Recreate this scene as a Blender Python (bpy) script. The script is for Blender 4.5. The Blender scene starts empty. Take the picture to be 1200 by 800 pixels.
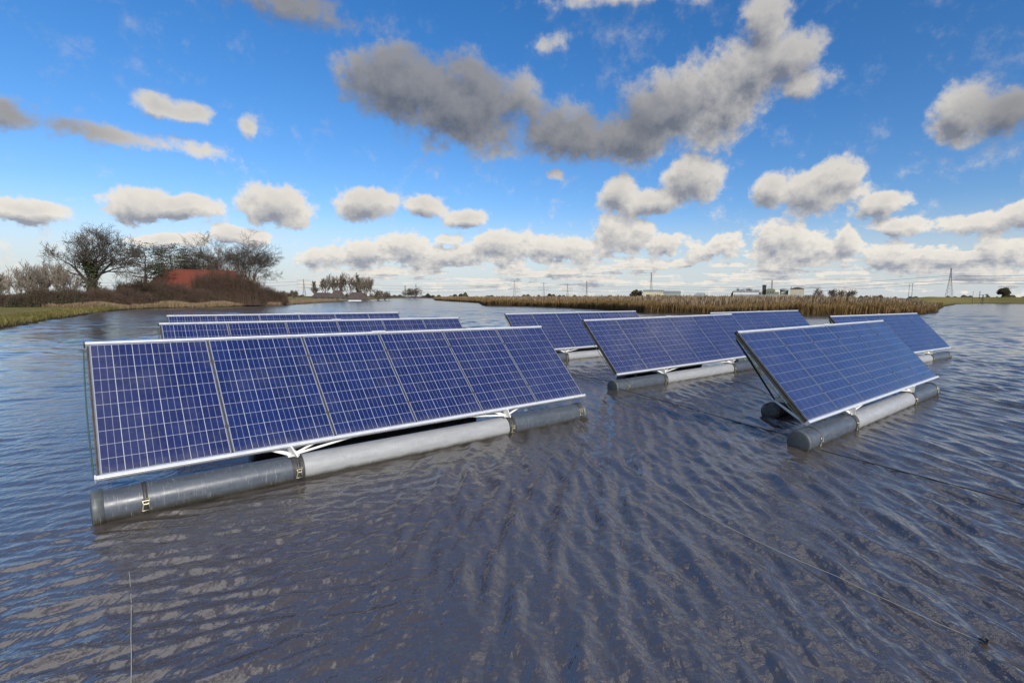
import bpy, math, random
import numpy as np
from mathutils import Vector, Matrix, Euler
R = math.radians
C = bpy.context.scene.collection

# ------------------------------------------------------------------ helpers
def link(o, parent=None):
    C.objects.link(o)
    if parent is not None: o.parent = parent
    return o

def tag(o, label=None, cat=None, group=None, kind=None):
    if label: o['label'] = label
    if cat: o['category'] = cat
    if group: o['group'] = group
    if kind: o['kind'] = kind
    return o

def empty(name, loc=(0, 0, 0), rot=(0, 0, 0)):
    o = bpy.data.objects.new(name, None)
    o.location = loc; o.rotation_euler = rot; o.empty_display_size = .2
    return link(o)

def copy_tree(o, parent=None):
    c = o.copy(); link(c, parent)
    for ch in list(o.children): copy_tree(ch, c)
    return c

def np_mesh(name, V, F, mat, parent=None, smooth=False, attr=None, uv=None):
    """V (n,3) float, F (m,k) int with constant k."""
    V = np.asarray(V, dtype=np.float32); F = np.asarray(F, dtype=np.int32)
    k = F.shape[1]
    me = bpy.data.meshes.new(name)
    me.vertices.add(len(V)); me.vertices.foreach_set('co', V.ravel())
    me.loops.add(F.size); me.loops.foreach_set('vertex_index', F.ravel())
    me.polygons.add(len(F))
    me.polygons.foreach_set('loop_start', np.arange(0, F.size, k, dtype=np.int32))
    me.polygons.foreach_set('loop_total', np.full(len(F), k, dtype=np.int32))
    me.polygons.foreach_set('use_smooth', np.full(len(F), smooth, dtype=bool))
    me.update(calc_edges=True)
    if attr is not None:
        a = me.attributes.new('vary', 'FLOAT', 'POINT'); a.data.foreach_set('value', np.asarray(attr, dtype=np.float32))
    me.materials.append(mat)
    return link(bpy.data.objects.new(name, me), parent)

class MB:
    def __init__(s): s.v = []; s.f = []; s.uv = {}; s.sm = []; s.mi = []
    def add(s, vs, fs, smooth=False, mi=0):
        b = len(s.v); s.v += [tuple(v) for v in vs]
        for f in fs: s.f.append([b + i for i in f]); s.sm.append(smooth); s.mi.append(mi)
    def box(s, c, d, rot=None, taper=1.0, mi=0):
        cx, cy, cz = c; hx, hy, hz = d[0]/2, d[1]/2, d[2]/2
        vs = []
        for z in (-1, 1):
            t = taper if z > 0 else 1
            for x, y in ((-1, -1), (1, -1), (1, 1), (-1, 1)):
                p = Vector((x*hx*t, y*hy*t, z*hz))
                if rot: p = rot @ p
                vs.append((p.x+cx, p.y+cy, p.z+cz))
        s.add(vs, [(3, 2, 1, 0), (4, 5, 6, 7), (0, 1, 5, 4), (1, 2, 6, 5), (2, 3, 7, 6), (3, 0, 4, 7)], mi=mi)
    def bar(s, a, b, w, h):
        """rectangular bar from a to b"""
        a, b = Vector(a), Vector(b); d = b-a; L = d.length
        q = d.to_track_quat('X', 'Z').to_matrix()
        s.box((a+b)/2, (L, w, h), q)
    def tube(s, pts, r, n=10, cap=True, smooth=True):
        pts = [Vector(p) for p in pts]
        rs = r if isinstance(r, (list, tuple)) else [r]*len(pts)
        rings = []
        up = Vector((0, 0, 1))
        for i, p in enumerate(pts):
            d = (pts[min(i+1, len(pts)-1)] - pts[max(i-1, 0)])
            if d.length < 1e-9: d = pts[-1]-pts[0]
            d.normalize()
            u = up if abs(d.z) < .95 else Vector((1, 0, 0))
            a = d.cross(u).normalized(); b = a.cross(d).normalized()
            rings.append([p + (a*math.cos(2*math.pi*k/n) + b*math.sin(2*math.pi*k/n))*rs[i] for k in range(n)])
        vs = [v for rg in rings for v in rg]; fs = []
        for i in range(len(pts)-1):
            for k in range(n):
                fs.append((i*n+k, (i+1)*n+k, (i+1)*n+(k+1) % n, i*n+(k+1) % n))
        s.add(vs, fs, smooth)
        if cap:
            s.add(rings[0], [tuple(range(n))]); s.add(rings[-1], [tuple(range(n))[::-1]])
    def build(s, name, mat, parent=None, bevel=0):
        me = bpy.data.meshes.new(name)
        me.from_pydata(s.v, [], s.f)
        for p, sm, mi in zip(me.polygons, s.sm, s.mi): p.use_smooth = sm; p.material_index = mi
        for m in (mat if isinstance(mat, (list, tuple)) else [mat]): me.materials.append(m)
        me.update()
        o = link(bpy.data.objects.new(name, me), parent)
        if bevel:
            md = o.modifiers.new('b', 'BEVEL'); md.width = bevel; md.segments = 2; md.limit_method = 'ANGLE'
        return o

# ------------------------------------------------------------------ node helper
class NT:
    def __init__(s, tree): s.t = tree; s.n = tree.nodes; s.l = tree.links
    def node(s, typ, **kw):
        n = s.n.new(typ)
        for k, v in kw.items(): setattr(n, k, v)
        return n
    def put(s, inp, v):
        if isinstance(v, bpy.types.NodeSocket): s.l.new(v, inp)
        elif v is not None: inp.default_value = v
    def math(s, op, a, b=None, c=None, clamp=False):
        n = s.node('ShaderNodeMath', operation=op, use_clamp=clamp)
        s.put(n.inputs[0], a); s.put(n.inputs[1], b) if b is not None else None
        if c is not None: s.put(n.inputs[2], c)
        return n.outputs[0]
    def vmath(s, op, a, b=None):
        n = s.node('ShaderNodeVectorMath', operation=op)
        s.put(n.inputs[0], a)
        if b is not None:
            if op == 'SCALE': s.put(n.inputs[3], b)
            else: s.put(n.inputs[1], b)
        return n.outputs['Value'] if op in ('LENGTH', 'DOT_PRODUCT', 'DISTANCE') else n.outputs[0]
    def rng(s, v, a, b, c=0., d=1., kind='LINEAR'):
        n = s.node('ShaderNodeMapRange', interpolation_type=kind)
        s.put(n.inputs[0], v)
        for i, x in enumerate((a, b, c, d)): s.put(n.inputs[i+1], x)
        return n.outputs[0]
    def mix(s, f, a, b, mode='MIX'):
        n = s.node('ShaderNodeMix', data_type='RGBA', blend_type=mode)
        s.put(n.inputs[0], f); s.put(n.inputs[6], a); s.put(n.inputs[7], b)
        return n.outputs[2]
    def noise(s, vec, scale, detail=4, rough=.55, dist=0., out=0, typ=None):
        n = s.node('ShaderNodeTexNoise')
        if typ: n.noise_type = typ
        if vec is not None: s.put(n.inputs['Vector'], vec)
        n.inputs['Scale'].default_value = scale; n.inputs['Detail'].default_value = detail
        n.inputs['Roughness'].default_value = rough; n.inputs['Distortion'].default_value = dist
        return n.outputs[out]
    def mapping(s, vec, scale=(1, 1, 1), rot=(0, 0, 0), loc=(0, 0, 0), typ='POINT'):
        n = s.node('ShaderNodeMapping', vector_type=typ)
        s.put(n.inputs[0], vec); n.inputs[1].default_value = loc; n.inputs[2].default_value = rot; n.inputs[3].default_value = scale
        return n.outputs[0]
    def sep(s, v):
        n = s.node('ShaderNodeSeparateXYZ'); s.put(n.inputs[0], v); return n.outputs
    def comb(s, x, y, z):
        n = s.node('ShaderNodeCombineXYZ')
        for i, k in enumerate((x, y, z)): s.put(n.inputs[i], k)
        return n.outputs[0]

def new_mat(name, base=(.5, .5, .5), rough=.6, metal=0., spec=None):
    m = bpy.data.materials.new(name); m.use_nodes = True
    t = NT(m.node_tree); b = t.n['Principled BSDF']
    b.inputs['Base Color'].default_value = (*base, 1); b.inputs['Roughness'].default_value = rough
    b.inputs['Metallic'].default_value = metal
    if spec is not None: b.inputs['Specular IOR Level'].default_value = spec
    return m, t, b

def varied(name, c1, c2, rough=.7, scale=4, metal=0., bump=0., attr=False, c3=None, stretch=(1, 1, 1)):
    m, t, b = new_mat(name, c1, rough, metal)
    co = t.node('ShaderNodeTexCoord').outputs['Object']
    co = t.mapping(co, stretch)
    f = t.rng(t.noise(co, scale, 5, .6), .3, .7)
    col = t.mix(f, (*c1, 1), (*c2, 1))
    if attr:
        a = t.node('ShaderNodeAttribute', attribute_name='vary').outputs['Fac']
        col = t.mix(a, col, (*(c3 or c2), 1))
    t.put(b.inputs['Base Color'], col)
    if bump:
        bn = t.node('ShaderNodeBump'); bn.inputs['Distance'].default_value = bump; bn.inputs['Strength'].default_value = .6
        t.put(bn.inputs['Height'], t.noise(co, scale*6, 4)); t.put(b.inputs['Normal'], bn.outputs[0])
    return m

# ------------------------------------------------------------------ materials
M = {}
def make_pipe(name, c1, c2, rough):
    m, t, b = new_mat(name, c1, rough)
    co = t.node('ShaderNodeTexCoord').outputs['Object']
    st = t.mapping(co, (1.2, 6, 6))
    col = t.mix(t.rng(t.noise(st, 3, 6, .6), .3, .75), (*c1, 1), (*c2, 1))
    # scum line that the water leaves on the lower side, water stands at z=0 on the object
    z = t.math('ADD', t.sep(co)[2], t.math('MULTIPLY', t.math('SUBTRACT', t.noise(co, 9, 3), .5), .05))
    col = t.mix(t.rng(z, .005, .06, .9, 0), col, (.045, .042, .028, 1))
    # thin scratches and dribbles
    s = t.noise(t.mapping(co, (22, 1.5, 1.5)), 6, 3)
    col = t.mix(t.rng(s, .60, .72, 0, .30), col, (.5, .5, .48, 1))
    t.put(b.inputs['Base Color'], col)
    t.put(b.inputs['Roughness'], t.rng(t.noise(co, 14, 4), .3, .7, rough-.08, rough+.15))
    return m
M['pipe_dark'] = make_pipe('grey_pvc', (.050, .062, .082), (.085, .098, .115), .32)
M['pipe_light'] = make_pipe('pale_pipe', (.25, .26, .27), (.34, .345, .345), .32)
M['pipe_black'] = make_pipe('dark_pipe', (.03, .032, .03), (.06, .062, .055), .5)
M['cap'] = make_pipe('pipe_cap_grey', (.06, .072, .082), (.10, .11, .105), .40)
M['alu'] = varied('aluminium', (.62, .64, .66), (.78, .79, .80), .32, 12, .35)
M['rail'] = varied('pale_rail', (.50, .52, .55), (.62, .64, .66), .38, 10, .15)
M['frame'] = varied('panel_frame_metal', (.24, .25, .27), (.34, .35, .37), .28, 10, .85)
M['galv'] = varied('galvanised_steel', (.42, .44, .44), (.68, .68, .64), .45, 25, .3)
M['white_strut'] = varied('painted_strut', (.70, .71, .69), (.85, .84, .80), .42, 18, .05)
M['dark_metal'] = varied('dark_metal', (.03, .03, .03), (.08, .075, .07), .5, 20, .3)
M['side'] = varied('weathered_channel', (.07, .055, .04), (.16, .13, .10), .5, 15, .3)
M['rubber'] = varied('black_rubber', (.02, .02, .02), (.045, .045, .045), .6, 20)
M['brass'] = varied('yellow_zinc', (.50, .46, .28), (.66, .63, .46), .3, 30, .6)
M['rope'] = varied('dark_rope', (.018, .018, .02), (.04, .038, .035), .7, 40)
M['rope_pale'] = varied('pale_rope', (.35, .32, .25), (.5, .47, .38), .7, 40)
M['rope_green'] = varied('green_rope', (.03, .07, .055), (.05, .1, .08), .6, 40)

def solar_material():
    m, t, b = new_mat('solar_cells', (.01, .02, .1), .12)
    uv = t.sep(t.node('ShaderNodeUVMap').outputs[0])
    U, V = uv[0], uv[1]            # U 0..6 cells, V 0..10 cells
    fu = t.math('FRACT', U); fv = t.math('FRACT', V)
    du = t.math('ABSOLUTE', t.math('SUBTRACT', fu, .5)); dv = t.math('ABSOLUTE', t.math('SUBTRACT', fv, .5))
    gap = t.math('MAXIMUM', t.math('GREATER_THAN', du, .4845), t.math('GREATER_THAN', dv, .4885))
    # bus bars at 1/3 and 2/3 of every cell
    bus = t.math('LESS_THAN', t.math('ABSOLUTE', t.math('SUBTRACT', t.math('ABSOLUTE', t.math('SUBTRACT', fu, .5)), .1667)), .0100)
    out = t.math('MAXIMUM', t.math('MAXIMUM', t.math('LESS_THAN', U, 0.), t.math('GREATER_THAN', U, 6.)),
                 t.math('MAXIMUM', t.math('LESS_THAN', V, 0.), t.math('GREATER_THAN', V, 10.)))
    oi = t.node('ShaderNodeObjectInfo')
    cell = t.comb(t.math('FLOOR', U), t.math('FLOOR', V), t.math('MULTIPLY', oi.outputs['Random'], 97.))
    wn = t.node('ShaderNodeTexWhiteNoise'); wn.noise_dimensions = '3D'; t.put(wn.inputs['Vector'], cell)
    base = t.mix(wn.outputs['Value'], (.004, .010, .052, 1), (.007, .016, .085, 1))
    vor = t.node('ShaderNodeTexVoronoi'); vor.inputs['Scale'].default_value = 11.
    t.put(vor.inputs['Vector'], t.comb(U, V, t.math('MULTIPLY', wn.outputs['Value'], 9.)))
    gr = t.sep(vor.outputs['Color'])[0]
    base = t.mix(t.math('MULTIPLY', gr, .55), base, (.014, .030, .14, 1))
    pr = t.math('MULTIPLY', t.math('SUBTRACT', oi.outputs['Random'], .5), .25)
    base = t.mix(t.math('ADD', .13, pr), base, (.012, .01, .06, 1))
    col = t.mix(t.math('MULTIPLY', bus, .62), base, (.36, .40, .48, 1))
    col = t.mix(t.math('MULTIPLY', gap, .64), col, (.60, .62, .66, 1))
    col = t.mix(out, col, (.20, .22, .28, 1))
    co = t.node('ShaderNodeTexCoord').outputs['Object']
    dirt = t.rng(t.noise(co, 2.3, 6, .65), .48, .8, 0, .10)
    col = t.mix(dirt, col, (.30, .29, .28, 1))
    edge = t.math('MULTIPLY', t.rng(t.math('ADD', V, t.math('MULTIPLY', t.noise(co, 9., 4), .6)), .1, .9, .30, 0), t.rng(t.noise(co, 24., 3), .4, .7, .3, 1))
    col = t.mix(edge, col, (.26, .25, .22, 1))
    spots = t.rng(t.noise(co, 70., 2), .72, .78, 0, .35)
    col = t.mix(spots, col, (.42, .42, .40, 1))
    t.put(b.inputs['Base Color'], col)
    b.inputs['Roughness'].default_value = .35
    b.inputs['Specular IOR Level'].default_value = .2
    b.inputs['Coat Weight'].default_value = 1.
    t.put(b.inputs['Coat Roughness'], t.rng(t.noise(co, 5, 4), .3, .7, .05, .11))
    b.inputs['Coat IOR'].default_value = 1.42
    return m
M['solar'] = solar_material()

# ------------------------------------------------------------------ the floating array (prototype)
# local frame: x along the row, y towards the back, z up, water at z = 0
TILT = R(45.4); ZB = .385; SL = 1.62; HALF = 3.04
ST, CT = math.sin(TILT), math.cos(TILT)
def sl(x, s, n=0.):          # point on the panel plane: s metres up the slope, n metres out of the front face
    return (x, s*CT - n*ST, ZB + s*ST + n*CT)

def slab(mb, x0, x1, s0, s1, n0, n1):
    vs = [sl(x, s, n) for n in (n0, n1) for x, s in ((x0, s0), (x1, s0), (x1, s1), (x0, s1))]
    mb.add(vs, [(3, 2, 1, 0), (4, 5, 6, 7), (0, 1, 5, 4), (1, 2, 6, 5), (2, 3, 7, 6), (3, 0, 4, 7)])

def ring(mb, x, y, z, r0, r1, w, n=28):
    """flat band round a pipe lying along x"""
    vs, fs = [], []
    for k in range(n):
        a = 2*math.pi*k/n
        for xx, rr in ((x-w/2, r0), (x-w/2, r1), (x+w/2, r1), (x+w/2, r0)):
            vs.append((xx, y+rr*math.cos(a), z+rr*math.sin(a)))
    for k in range(n):
        j = (k+1) % n
        for q in range(3):
            fs.append((k*4+q, j*4+q, j*4+q+1, k*4+q+1))
    mb.add(vs, fs, True)

def buckle(parent, x, y, z, r, ang):
    """over-centre latch lying on the pipe: an hourglass loop of zinc wire"""
    def P(dx, da, lift=.012):
        a = ang - da/r
        return (x+dx, y - (r+lift)*math.cos(a), z + (r+lift)*math.sin(a))
    mb = MB()
    mb.tube([P(-.030, .062), P(-.018, .0), P(-.030, -.045), P(.030, -.045), P(.018, 0), P(.030, .062), P(-.030, .062)], .0055, 6)
    mb.tube([P(-.020, .0, .018), P(.020, .0, .018)], .008, 6)
    mb.tube([P(-.024, -.028, .02), P(.024, -.028, .02)], .006, 6)
    return mb.build('buckle', M['brass'], parent)

def make_array():
    root = empty('floating_solar_array')
    PITCH = 1.0133
    for i in range(6):
        cx = -HALF + .0 + PITCH*(i+.5)
        hw, s0, s1 = .5010, .025, 1.599
        mb = MB(); slab(mb, cx-hw+.007, cx+hw-.007, s0+.007, s1-.007, -.028, .010)
        me_o = mb.build('solar_panel', M['solar'], root)
        me = me_o.data; uvl = me.uv_layers.new(name='UVMap')
        cw = (2*hw-.014-.012)/6; chh = (s1-s0-.014-.014)/10
        for li, lp in enumerate(me.loops):
            v = me.vertices[lp.vertex_index].co
            s = ((v.y)*CT + (v.z-ZB)*ST)
            uvl.data[li].uv = ((v.x-(cx-hw+.007+.006))/cw, (s-(s0+.007+.007))/chh)
        fr = MB()
        slab(fr, cx-hw, cx-hw+.0065, s0, s1, -.035, .012); slab(fr, cx+hw-.0065, cx+hw, s0, s1, -.035, .014)
        slab(fr, cx-hw+.0067, cx+hw-.0067, s0, s0+.0065, -.035, .0115); slab(fr, cx-hw+.0067, cx+hw-.0067, s1-.0065, s1, -.035, .0115)
        fr.build('panel_frame', M['frame'], me_o)
    # clamps in the gaps between panels
    for i in range(1, 6):
        for s in (.35, 1.25):
            mb = MB(); slab(mb, -HALF+PITCH*i-.018, -HALF+PITCH*i+.018, s, s+.035, -.03, .016)
            mb.build('clamp', M['dark_metal'], root, .002)
    for i in range(0, 7):
        mb = MB(); slab(mb, -HALF+PITCH*i-.0075, -HALF+PITCH*i+.0075, .03, 1.595, -.05, -.006)
        mb.build('joint_strip', M['dark_metal'], root)
    # rails
    mb = MB(); slab(mb, -HALF-.02, HALF+.02, -.012, .023, -.012, .022)
    br = mb.build('bottom_rail', M['rail'], root, .003)
    mb = MB(); slab(mb, -HALF-.02, HALF+.02, 1.601, 1.630, -.034, .022)
    tr = mb.build('top_rail', M['rail'], root, .004)
    for x in (-HALF-.026, HALF+.026):
        mb = MB(); slab(mb, x-.005, x+.005, 1.594, 1.635, -.038, .026); mb.build('rail_cap', M['dark_metal'], tr)
        mb = MB(); slab(mb, x-.005, x+.005, -.016, .028, -.04, .026); mb.build('rail_cap', M['alu'], br)
    mb = MB(); slab(mb, -.10, .10, 1.604, 1.630, .0225, .040); mb.build('rail_coupler', M['rail'], tr, .006)
    # side channels of the frame
    for x in (-HALF-.004, HALF+.004):
        mb = MB(); slab(mb, x-.010, x+.010, .034, 1.590, -.056, -.038); mb.build('side_channel', M['side'], root)
    # purlins on the back
    for s in (.03, .45, 1.20):
        mb = MB(); slab(mb, -HALF+.02, HALF-.02, s, s+.05, -.10, -.050); mb.build('purlin', M['galv'], root)
    # floats
    FY, FZ, FR = .10, .095, .158
    segs = ((-3.10, -1.475, 'pipe_dark', FR), (-1.395, 1.455, 'pipe_light', FR-.004), (1.545, 3.06, 'pipe_dark', FR))
    pipes = []
    for x0, x1, m, r in segs:
        mb = MB(); mb.tube([(x0, FY, FZ), (x0+.01, FY, FZ), ((x0+x1)/2, FY, FZ), (x1-.01, FY, FZ), (x1, FY, FZ)], r, 40)
        pipes.append(mb.build('float_pipe', M[m], root))
    # domed end caps with a socket collar
    for x, sgn, p in ((-3.10, -1, pipes[0]), (3.06, 1, pipes[2])):
        mb = MB()
        pr = [(-.075, FR+.001), (-.075, FR+.008), (.0, FR+.008), (.006, FR+.005), (.009, FR*.93), (.014, FR*.6), (.017, FR*.25), (.018, .002)]
        mb.tube([(x+sgn*a, FY, FZ) for a, r in pr], [r for a, r in pr], 40, cap=False)
        mb.build('end_cap', M['cap'], p)
    for x in (-1.435, 1.50):
        mb = MB(); mb.tube([(x-.06, FY, FZ), (x+.06, FY, FZ)], FR+.007, 36); mb.build('pipe_coupling', M['rubber'], root)
    for x, p, ang in ((-2.74, pipes[0], -.02), (-1.435, pipes[1], .0), (1.50, pipes[1], .0), (2.93, pipes[2], .3)):
        mb = MB(); ring(mb, x, FY, FZ, FR-.002, FR+(.011 if abs(x) < 2 else .005), .034); st = mb.build('strap', M['dark_metal'], p)
        buckle(p, x, FY, FZ, FR, ang)
    RY, RZ, RR = 1.30, .085, .155
    mb = MB(); mb.tube([(-1.62, RY, RZ), (1.62, RY, RZ)], RR, 36)
    rp = mb.build('rear_float', M['pipe_black'], root)
    for x, sgn in ((-1.62, -1), (1.62, 1)):
        mb = MB()
        pr = [(-.06, RR+.001), (-.06, RR+.008), (.0, RR+.008), (.014, RR*.93), (.024, RR*.6), (.028, .002)]
        mb.tube([(x+sgn*a, RY, RZ) for a, r in pr], [r for a, r in pr], 32, cap=False)
        mb.build('end_cap', M['cap'], rp)
    for x in (-1.45, 1.45):
        mb = MB(); ring(mb, x, RY, RZ, RR-.002, RR+.008, .04); mb.build('strap', M['dark_metal'], rp)
    # truss frames
    top = FZ+FR
    for sx in (-1, 1):
        x = 1.46*sx
        fn = (x, FY, top+.045); rn = (x, RY, RZ+RR+.045)
        mb = MB(); mb.box((x, FY+.0, top+.012), (.12, .16, .022)); mb.box((x, FY, top+.04), (.07, .10, .04)); mb.build('saddle', M['galv'], root, .003)
        mb = MB(); mb.box((x, RY, RZ+RR+.012), (.12, .16, .022)); mb.box((x, RY, RZ+RR+.035), (.07, .10, .03)); mb.build('saddle', M['galv'], root, .003)
        mb = MB(); mb.bar(fn, rn, .05, .05); mb.build('base_beam', M['white_strut'], root, .003)
        # plate that carries the bottom rail
        mb = MB(); mb.bar((x+.02, FY-.06, top-.005), (x-.05, .012, ZB+.0), .095, .018); mb.build('bracket', M['white_strut'], root, .003)
        mb = MB(); mb.bar((x-.01, FY-.02, top+.02), (x-.32, .10, ZB+.03), .06, .035); mb.build('strut', M['white_strut'], root, .003)
        mb = MB(); mb.tube([(x+.03, FY-.04, top+.03), (x+.30, .045, ZB+.01)], .014, 8); mb.build('strut', M['white_strut'], root)
        mb = MB(); mb.tube([(x+.03, FY-.04, top+.02), (x-sx*1.05, .09, ZB+.02)], .014, 8); mb.build('brace', M['white_strut'], root)
        # triangle up to the purlins
        pm = sl(x, .95, -.10)
        mb = MB(); mb.bar(rn, pm, .045, .045); mb.build('post', M['white_strut'], root, .003)
        pu = sl(x, 1.22, -.11)
        mb = MB(); mb.bar((x, RY-.45, top+.05), pu, .035, .035); mb.build('strut', M['galv'], root)
        mb = MB(); mb.bar((x, RY-.45, top+.06), sl(x, .47, -.11), .035, .035); mb.build('strut', M['galv'], root)
        # outriggers to the panel corners
        e = (HALF-.02)*sx
        mb = MB(); mb.tube([rn, sl(e, 1.56, -.09)], .016, 8); mb.build('brace', M['dark_metal'], root)
        mb = MB(); mb.tube([(rn[0], rn[1], rn[2]-.02), sl(e, .03, -.06)], .021, 8); mb.build('brace', M['white_strut'], root)
        mb = MB(); mb.tube([(x, FY+.03, top+.06), (-.15*sx, RY, RZ+RR+.05)], .014, 8); mb.build('brace', M['white_strut'], root)
        mb = MB(); mb.tube([rn, sl(.25*sx, .45, -.10)], .013, 8); mb.build('brace', M['galv'], root)
    mb = MB(); mb.bar((-1.45, RY, RZ+RR+.06), (1.45, RY, RZ+RR+.06), .05, .05); mb.build('rear_beam', M['galv'], root)
    # cable loop hanging off the left end and short tails under the rail
    mb = MB(); a = Vector(sl(-HALF-.035, 1.57, -.05)); b = Vector(sl(-HALF-.035, .06, -.05))
    mb.tube([a.lerp(b, t) + Vector((-.02, .05, -.03))*math.sin(math.pi*t)*.6 for t in [i/14 for i in range(15)]], .006, 6)
    mb.build('cable', M['rope_green'], root)
    mb = MB()
    for x in (-2.42, -2.37): mb.tube([(x, .05, ZB-.02), (x-.015, .045, ZB-.07), (x-.035, .04, ZB-.10)], .004, 5)
    mb.build('cable_tail', M['rubber'], root)
    return root

GA = 'floating solar arrays moored on the lake'
ARR = [  # x, y, heading, tilt, height of lower edge, list, label
 (-2.022, 6.476, 43.47, 44.20, .390, -.453, 'largest and nearest blue solar array, grey pipe float close to the camera at left'),
 (5.483, 8.739, 41.14, 45.81, .372, .078, 'solar array at right glazed pale by the sky, its near end and braces seen sideways'),
 (3.315, 13.040, 40.01, 45.44, .366, .335, 'solar array in the middle, between the largest array and the pale one'),
 (.888, 17.614, 39.73, 44.48, .363, .111, 'small solar array behind the top right corner of the largest array'),
 (7.546, 18.003, 40.55, 46.80, .363, .005, 'solar array right behind the middle one, only its upper part above other panels'),
 (10.680, 15.874, 35.80, 45.75, .350, -.016, 'rightmost solar array, behind the pale one, with broad light lines between panels'),
 (-4.490, 10.450, 42.73, 45.11, .366, -.360, 'solar array directly behind the largest one, seen as a narrow blue strip'),
 (-7.394, 14.270, 42.11, 45.36, .367, -.178, 'thinnest strip of solar array, third back at left towards the farm'),
]
proto = make_array()
for i, (x, y, h, tl, zb, ar, lab) in enumerate(ARR):
    o = proto if i == 0 else copy_tree(proto)
    o.location = (x, y, zb-.385)
    o.rotation_euler = (R(tl-45.4), R(-ar), R(h))
    tag(o, lab, 'solar array', GA)

# ------------------------------------------------------------------ water
rng = np.random.default_rng(5)
def make_water():
    r = [0.9]
    while r[-1] < 130: r.append(r[-1]*1.0045)
    while r[-1] < 900: r.append(r[-1]*1.06)
    r = np.array(r)
    a_f = np.arange(-60, 60.01, .12); a_c = np.arange(66, 300, 6.)
    az = np.radians(np.concatenate([a_f, a_c])); na = len(az)
    RR, AA = np.meshgrid(r, az, indexing='ij')
    X = RR*np.sin(AA); Y = RR*np.cos(AA)
    Z = np.zeros_like(X)
    spacing = np.gradient(r)[:, None]*np.ones_like(X)
    A = np.degrees(np.where(AA > np.pi, AA-2*np.pi, AA))
    # two wave trains whose share changes across the lake, as wind bends round the moored rows
    wl = 1/(1+np.exp((A+14+6*np.sin(RR*.35))/5.5))
    wr = 1-wl
    amp_patch = .75+.35*np.sin(X*.35+1.2)*np.sin(Y*.27+.4)+.2*np.sin(X*.9-Y*.7)
    def train(mean, spread, n, lo, hi, rms, w):
        nonlocal Z
        for k in range(n):
            lam = math.exp(rng.uniform(math.log(lo), math.log(hi)))
            d = R(mean + rng.normal(0, spread)); kk = 2*math.pi/lam
            slope = rms*math.sqrt(2/n)*(lam/.3)**.15
            fade = np.clip((lam/spacing-3.)/3., 0, 1)
            ph = kk*(X*math.cos(d)+Y*math.sin(d)) + rng.uniform(0, 6.28) + 1.1*np.sin(X*.8+k)+1.1*np.sin(Y*.6+2*k)
            s = np.sin(ph)
            Z += w*fade*amp_patch*slope/kk*(s - .30*np.cos(2*ph))
    # mean is the direction in which the crests travel
    train(8, 12, 28, .15, .42, .25, wr)        # right and centre: crests point away from the camera
    train(20, 30, 12, .35, 1.1, .045, wr)
    train(118, 13, 26, .13, .36, .20, wl)      # left: crests lie across the view
    train(100, 30, 10, .35, 1.0, .04, wl)
    train(60, 70, 22, .08, .20, .07, 1)
    train(15, 35, 16, .055, .12, .06, wr); train(115, 35, 16, .055, .12, .06, wl)
    far = np.clip((RR-9)/16, 0, 1)                     # longer fetch further out
    train(75, 32, 22, .45, 1.3, .085, far)
    train(70, 28, 22, 1.1, 3.0, .055, np.clip((RR-22)/30, 0, 1))
    V = np.stack([X, Y, Z], -1).reshape(-1, 3)
    nr = len(r)
    i, j = np.meshgrid(np.arange(nr-1), np.arange(na), indexing='ij')
    j2 = (j+1) % na
    F = np.stack([i*na+j, i*na+j2, (i+1)*na+j2, (i+1)*na+j], -1).reshape(-1, 4)[:, ::-1]
    # inner disc
    V = np.vstack([V, [[0, 0, 0]]]); c = len(V)-1
    m, t, b = new_mat('lake_water', (.05, .036, .022), .045)
    b.inputs['IOR'].default_value = 2.1
    co = t.node('ShaderNodeTexCoord').outputs['Object']
    silt = t.rng(t.noise(co, .5, 4), .3, .7)
    t.put(b.inputs['Base Color'], t.mix(silt, (.064, .053, .047, 1), (.080, .068, .061, 1)))
    g = t.node('ShaderNodeNewGeometry')
    dist = t.vmath('LENGTH', g.outputs['Position'])
    n1 = t.noise(t.mapping(co, (1, .45, 1), (0, 0, R(12))), 12., 3, .55)
    n2 = t.noise(t.mapping(co, (.55, 1, 1), (0, 0, R(-28))), 26., 3, .6)
    n3 = t.noise(t.mapping(co, (.6, 1, 1), (0, 0, R(-10))), 3.2, 4, .6)
    n4 = t.noise(t.mapping(co, (.35, 1, 1), (0, 0, R(-6))), .9, 3, .6)
    n5 = t.noise(t.mapping(co, (1, .40, 1), (0, 0, R(-14))), 6.5, 3, .6)
    n6 = t.noise(t.mapping(co, (1, .5, 1), (0, 0, R(30))), 48., 2, .5)
    near = t.rng(dist, 3, 14, 1., .35)
    h = t.math('ADD', t.math('MULTIPLY', n1, .0072), t.math('MULTIPLY', n2, .0034))
    h = t.math('ADD', h, t.math('MULTIPLY', n5, .016))
    h = t.math('ADD', h, t.math('MULTIPLY', n6, t.math('MULTIPLY', near, .0012)))
    h = t.math('MULTIPLY', h, t.rng(dist, 7, 28, 1., .22))
    h = t.math('ADD', h, t.math('MULTIPLY', n3, t.rng(dist, 10, 40, 0., .010)))
    h = t.math('ADD', h, t.math('MULTIPLY', n4, t.rng(dist, 25, 120, 0., .026)))
    bn = t.node('ShaderNodeBump'); bn.inputs['Strength'].default_value = 1.; bn.inputs['Distance'].default_value = 1.
    t.put(bn.inputs['Height'], h); t.put(b.inputs['Normal'], bn.outputs[0])
    t.put(b.inputs['Roughness'], t.rng(dist, 6, 60, .015, .17))
    o = np_mesh('water', V, F, m, smooth=True)
    return tag(o, 'brown lake water with wind ripples reflecting a blue sky', kind='structure')
make_water()
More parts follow.
